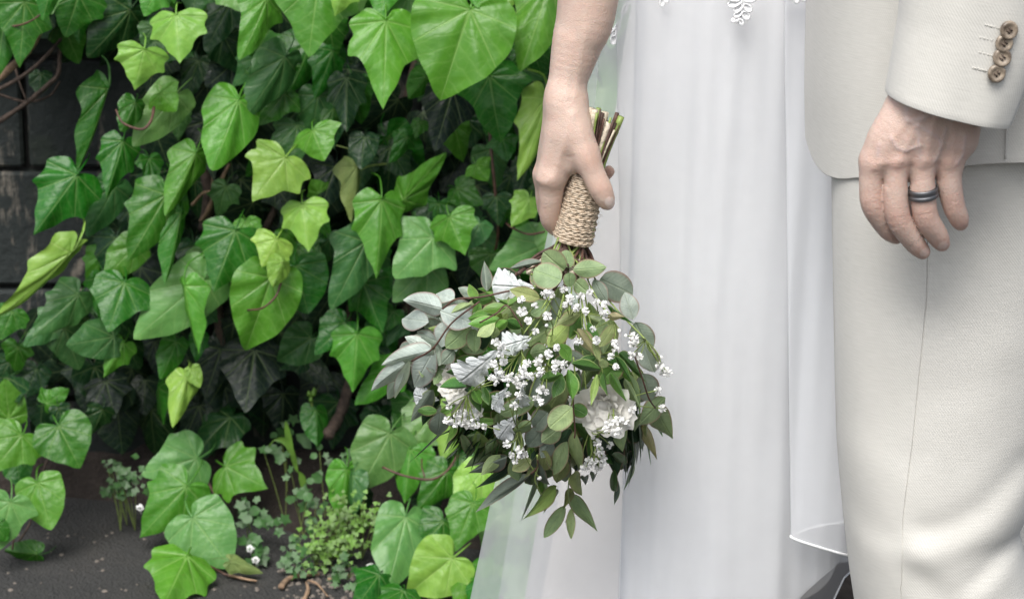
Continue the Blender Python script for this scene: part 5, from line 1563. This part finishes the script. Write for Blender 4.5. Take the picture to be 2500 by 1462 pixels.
x, y = r2(440, 680); rose(x, y, 38, 13, (-.5, -.9, .1), -.008)
x, y = r2(510, 800); rose(x, y, 38, 13, (-.3, -1, -.1), -.008)

# florets
def floret_mesh(sd):
    r = random.Random(sd)
    m = MB()
    for k in range(15):
        z = 1 - 2 * (k + .5) / 15; a = k * 2.4
        d = Vector((math.sqrt(1 - z * z) * math.cos(a), math.sqrt(1 - z * z) * math.sin(a), z))
        d = (d + Vector((r.uniform(-.3, .3), r.uniform(-.3, .3), r.uniform(-.3, .3)))).normalized()
        t = d.orthogonal().normalized(); t = (Matrix.Rotation(r.uniform(0, 6), 3, d) @ t); b = d.cross(t)
        s = r.uniform(.85, 1.1)
        m.add([d * .15 - t * .12, d * .15 + t * .12, d * .75 * s - t * .42 + b * .1, d * .85 * s + b * -.05, d * .75 * s + t * .42 + b * .1, d * 1.05 * s - t * .28 + b * .22, d * 1.0 * s + t * .28 + b * .22],
              [(0, 1, 3), (0, 3, 2), (1, 4, 3), (2, 3, 6, 5), (3, 4, 6)])
    return mesh('floret_petals', m.v, m.f, MAT['floret'])
FL = [floret_mesh(i) for i in range(3)]
import bmesh
def bud_mesh():
    bm = bmesh.new(); bmesh.ops.create_icosphere(bm, subdivisions=2, radius=.8)
    for q in bm.verts: q.co.z *= 1.2
    me = bpy.data.meshes.new('floret_bud'); bm.to_mesh(me); bm.free(); me.materials.append(MAT['floret'])
    me.polygons.foreach_set('use_smooth', [True] * len(me.polygons))
    return me
BUD = bud_mesh()
FP = [(862,262),(900,264),(950,242),(1037,272),(1075,256),(985,288),(962,318),(1017,330),(1055,345),(1107,298),(1147,310),(1145,355),(755,293),(822,318),(757,348),(787,392),(878,368),(875,410),(820,438),
 (632,492),(660,510),(660,545),(670,585),(625,590),(650,625),(612,655),(640,665),(635,690),(700,655),(740,655),(770,645),(745,690),(770,685),(695,735),(745,735),(720,785),(785,588),(760,617),(800,650),(835,580),(850,625),(830,645),(882,545),(925,515),(845,555),(920,590),(955,597),(915,618),
 (1110,480),(1025,485),(1090,425),(1195,495),(1198,525),(1215,440),(1245,462),(1285,465),(1290,490),(1270,500),(1175,560),(1270,555),(1310,560),(1200,608),(850,712),(875,725),(830,755),(850,775),(1410,560),(1405,600),(1420,635),(1440,630),(1400,715),
 (1215,855),(1245,855),(1190,860),(1170,870),(1260,880),(1220,905),(1195,915),(1150,905),(1275,805),(1160,880),(1110,965),(1095,940),(1130,1000),(1140,1035),(1100,1045),(1075,1050),(1060,1075),(1120,1080),(1170,975),(1135,1060),(1090,1065),
 (690,968),(710,1020),(755,1015),(750,995),(725,1050),(770,1020),(415,795),(460,830),(490,835),(520,870),(440,870),(475,870),(550,880),(580,885),(530,845),(500,860),(410,855),(840,1130),(1040,1075),(1420,800),(505,815),(690,690),(715,640),(660,640),(680,660),(725,670)]
SPR = [(980, 420), (760, 460), (760, 520), (1180, 380), (900, 460), (1340, 480), (1180, 780), (1080, 900), (740, 900), (500, 740), (880, 600), (1090, 560)]
sprigs = [MB() for _ in SPR]
for x, y in FP:
    px, py = r2(x + random.uniform(-3, 3), y + random.uniform(-3, 3))
    ex = .055 + random.uniform(-.006, .012)
    if x > 1385 or y > 930: ex = .03
    if x < 600 and y > 780: ex = .02
    p = P(px, py, bY(px, py, ex))
    s = random.uniform(.0030, .0046) if random.random() > .15 else random.uniform(.0018, .0026)
    me = random.choice(FL) if s > .0027 else BUD
    M = Matrix.Translation(p) @ Matrix.Rotation(random.uniform(0, 6), 4, Vector((random.random(), random.random(), random.random() + .1)).normalized()) @ Matrix.Scale(s, 4)
    obj('floret' if s > .0027 else 'bud', me, bq, M)
    i = min(range(len(SPR)), key=lambda k: math.hypot(SPR[k][0] - x, SPR[k][1] - y))
    sx, sy = r2(*SPR[i]); b0 = P(sx, sy, bY(sx, sy, .02))
    mid = p.lerp(b0, .5) + Vector((random.uniform(-.004, .004), -.003, random.uniform(-.004, .004)))
    sprigs[i].tube(spline([p, mid, b0], 3), .00055, 5, False)
for m, (sx, sy) in zip(sprigs, SPR):
    if not m.v: continue
    x, y = r2(sx, sy)
    m.tube(spline([P(x, y, bY(x, y, .02)), P((x + 1400) / 2, (y + 640) / 2, bY(x, y, .0)), P(1405, 600, YB)], 5), .0008, 5, False)
    m.build('floret_stem', MAT['greenstem'], bq)

# stems through the handle, cut ends up, spreading below
AX0, AX1 = P(1400, 592, YB), P(1440, 420, YB)
def stems():
    ends = [(1430, 266, -.3, 5, 'brownstem'), (1441, 263, .5, 8, 'palestem'), (1452, 268, .8, 9, 'palestem'), (1462, 264, -.2, 6, 'greenstem'), (1470, 276, .6, 6, 'brownstem'), (1478, 274, .2, 9, 'palestem'), (1487, 300, .9, 8, 'palestem'),
            (1484, 296, -.5, 6, 'brownstem'), (1507, 276, .3, 5.5, 'redstem'), (1502, 300, .9, 5, 'brownstem'), (1517, 285, .7, 8, 'greenstem'), (1436, 262, -.8, 6, 'brownstem'), (1460, 270, -.9, 7, 'palestem'), (1505, 320, -.3, 7, 'brownstem'), (1494, 312, .4, 5, 'greenstem'), (1447, 264, -.4, 5, 'brownstem')]
    outs = [(1240, 690), (1265, 668), (1290, 665), (1305, 655), (1325, 662), (1345, 670), (1362, 665), (1380, 668), (1395, 670), (1410, 672), (1422, 668), (1432, 664), (1440, 660), (1450, 662), (1458, 668), (1300, 690)]
    order = sorted(range(16), key=lambda i: ends[i][0])
    for i, (ex, ey, ez, er, m) in enumerate(ends):
        u = (order.index(i) / 15 * 2 - 1)
        ox, oy = outs[order.index(i)]
        w0, w1 = 32 * u, 36 * u
        pts = [P(ex, ey, YB - ez * 26 / SB), P(1443 + w0 * .9, 400, YB - ez * 20 / SB), P(1420 + w0, 505, YB - ez * 22 / SB), P(1400 + w1, 590, YB - ez * 24 / SB), P((1400 + w1) * .55 + ox * .45, 625, YB - ez * 24 / SB), P(ox, oy, bY(ox, oy, .0))]
        q = spline(pts, 6)
        r = er / SB
        o = MB().tube(q, [r * (1.0 if k < 10 else .8) for k in range(len(q))], 9).build('stem', MAT['brownstem' if (m == 'palestem' and i % 2) else m], bq)
        if m == 'palestem':
            o.data.materials.clear(); o.data.materials.append(MAT['palestem'])
    for k in range(14):                                    # thin twigs leaving the wrap
        x0 = random.uniform(1362, 1438)
        ox, oy = random.uniform(1250, 1470), random.uniform(650, 720)
        q = spline([P(x0, 575, YB - 30 / SB), P(x0 + (ox - x0) * .3, 620, YB - 42 / SB), P(ox, oy, bY(ox, oy, .01))], 6)
        MB().tube(q, random.uniform(.0007, .0015), 6).build('stem', MAT[random.choice(['redstem', 'greenstem', 'brownstem', 'redstem'])], bq)
stems()
for k in range(26):                     # more grey-green leaves in the left spray, in pairs along its twig
    t = random.random()
    x, y = 560 + (230 - 560) * t, 330 + (610 - 330) * t
    s = 1 if k % 2 else -1
    an = math.atan2(280, -330) + s * random.uniform(.5, 1.2)
    L = random.uniform(75, 130)
    bleaf('e', x, y, x + L * math.cos(an), y + L * math.sin(an), L * random.uniform(.42, .58), random.choice('ggda'), extra=random.uniform(-.02, .008))
def branches():
    for pts, m, r in [([(560, 300), (430, 400), (340, 520), (240, 580)], 'redstem', .0012), ([(700, 250), (560, 280), (450, 290), (385, 335)], 'redstem', .0013), ([(760, 420), (690, 320), (640, 355), (560, 400)], 'redstem', .001),
                      ([(1000, 640), (1000, 790), (1008, 905), (1005, 940)], 'redstem', .001), ([(990, 790), (1010, 700), (1000, 560)], 'greenstem', .001), ([(830, 1020), (832, 1080), (820, 1140), (850, 1210)], 'greenstem', .0011),
                      ([(1290, 560), (1330, 680), (1355, 755), (1385, 800)], 'redstem', .0011), ([(980, 1130), (975, 1200), (985, 1260)], 'greenstem', .0008), ([(1040, 330), (1045, 420), (1100, 500)], 'greenstem', .0009), ([(1150, 370), (1090, 360), (1000, 340)], 'greenstem', .0009), ([(800, 1110), (830, 1080), (832, 1040)], 'redstem', .0012)]:
        q = spline([P(*r2(x, y), bY(*r2(x, y), .042)) for x, y in pts], 6)
        MB().tube(q, r * .75, 6).build('branch', MAT[m], bq)
branches()
def twine():
    n_turn, per = 33, 44
    A, B_ = P(1434, 428, YB), P(1398, 586, YB)
    axis = (B_ - A).normalized()
    a = axis.orthogonal().normalized(); b = axis.cross(a)
    pts, rad = [], []
    for k in range(n_turn * per + 1):
        t = k / (n_turn * per)
        q = 2 * math.pi * k / per
        rr = (38 + 10 * t ** .8) / SB + .0006 * mnoise.noise((k / 9.0, 0, 0)) + .0009 * (int(k / per) % 3 == 1) 
        c = A.lerp(B_, t) + axis * (.0009 * mnoise.noise((k / 17.0, 5, 0)))
        pts.append(c + (a * math.cos(q) + b * math.sin(q)) * rr)
        rad.append(.00104 * (1 + .14 * math.sin(k * 1.9)))
    tw = MB().tube(pts, rad, 7).build('twine_wrap', MAT['twine'], bq)
    m = MB()
    m.tube([A, A.lerp(B_, .5), B_], [37 / SB, 42 / SB, 46.5 / SB], 32)
    m.build('twine_core', MAT['twine'], bq)
    fz = MB()
    for k in range(160):                                    # loose jute hairs
        i = random.randrange(len(pts))
        p = pts[i]; c = A + axis * (p - A).dot(axis)
        d = (p - c).normalized()
        e = p + d * random.uniform(.001, .004) + Vector((random.uniform(-.004, .004), random.uniform(-.002, .002), random.uniform(-.004, .004)))
        fz.tube([p, (p + e) / 2 + d * .0008, e], .00013, 4, False)
    fz.build('twine_fibres', MAT['twine'], tw)
twine()
def thin_stems():                        # slim cut ends between the thick ones
    r_ = random.Random(4)
    for ex, ey, z, m in ((1427, 272, 18, 'brownstem'), (1434, 264, 26, 'redstem'), (1457, 276, 30, 'greenstem'), (1466, 268, 24, 'brownstem'), (1475, 290, 30, 'redstem'), (1491, 288, 26, 'greenstem'), (1498, 294, 30, 'brownstem'), (1511, 306, 22, 'redstem'), (1482, 284, -10, 'brownstem'), (1500, 318, 30, 'palestem')):
        u = (ex - 1470) / 45
        q = spline([P(ex, ey, YB - z / SB), P(1446 + 28 * u, 400, YB - z * .9 / SB), P(1424 + 24 * u, 480, YB - z * .7 / SB)], 6)
        MB().tube(q, [r_.uniform(2.4, 3.4) / SB] * len(q), 8).build('stem', MAT[m], bq)
thin_stems()
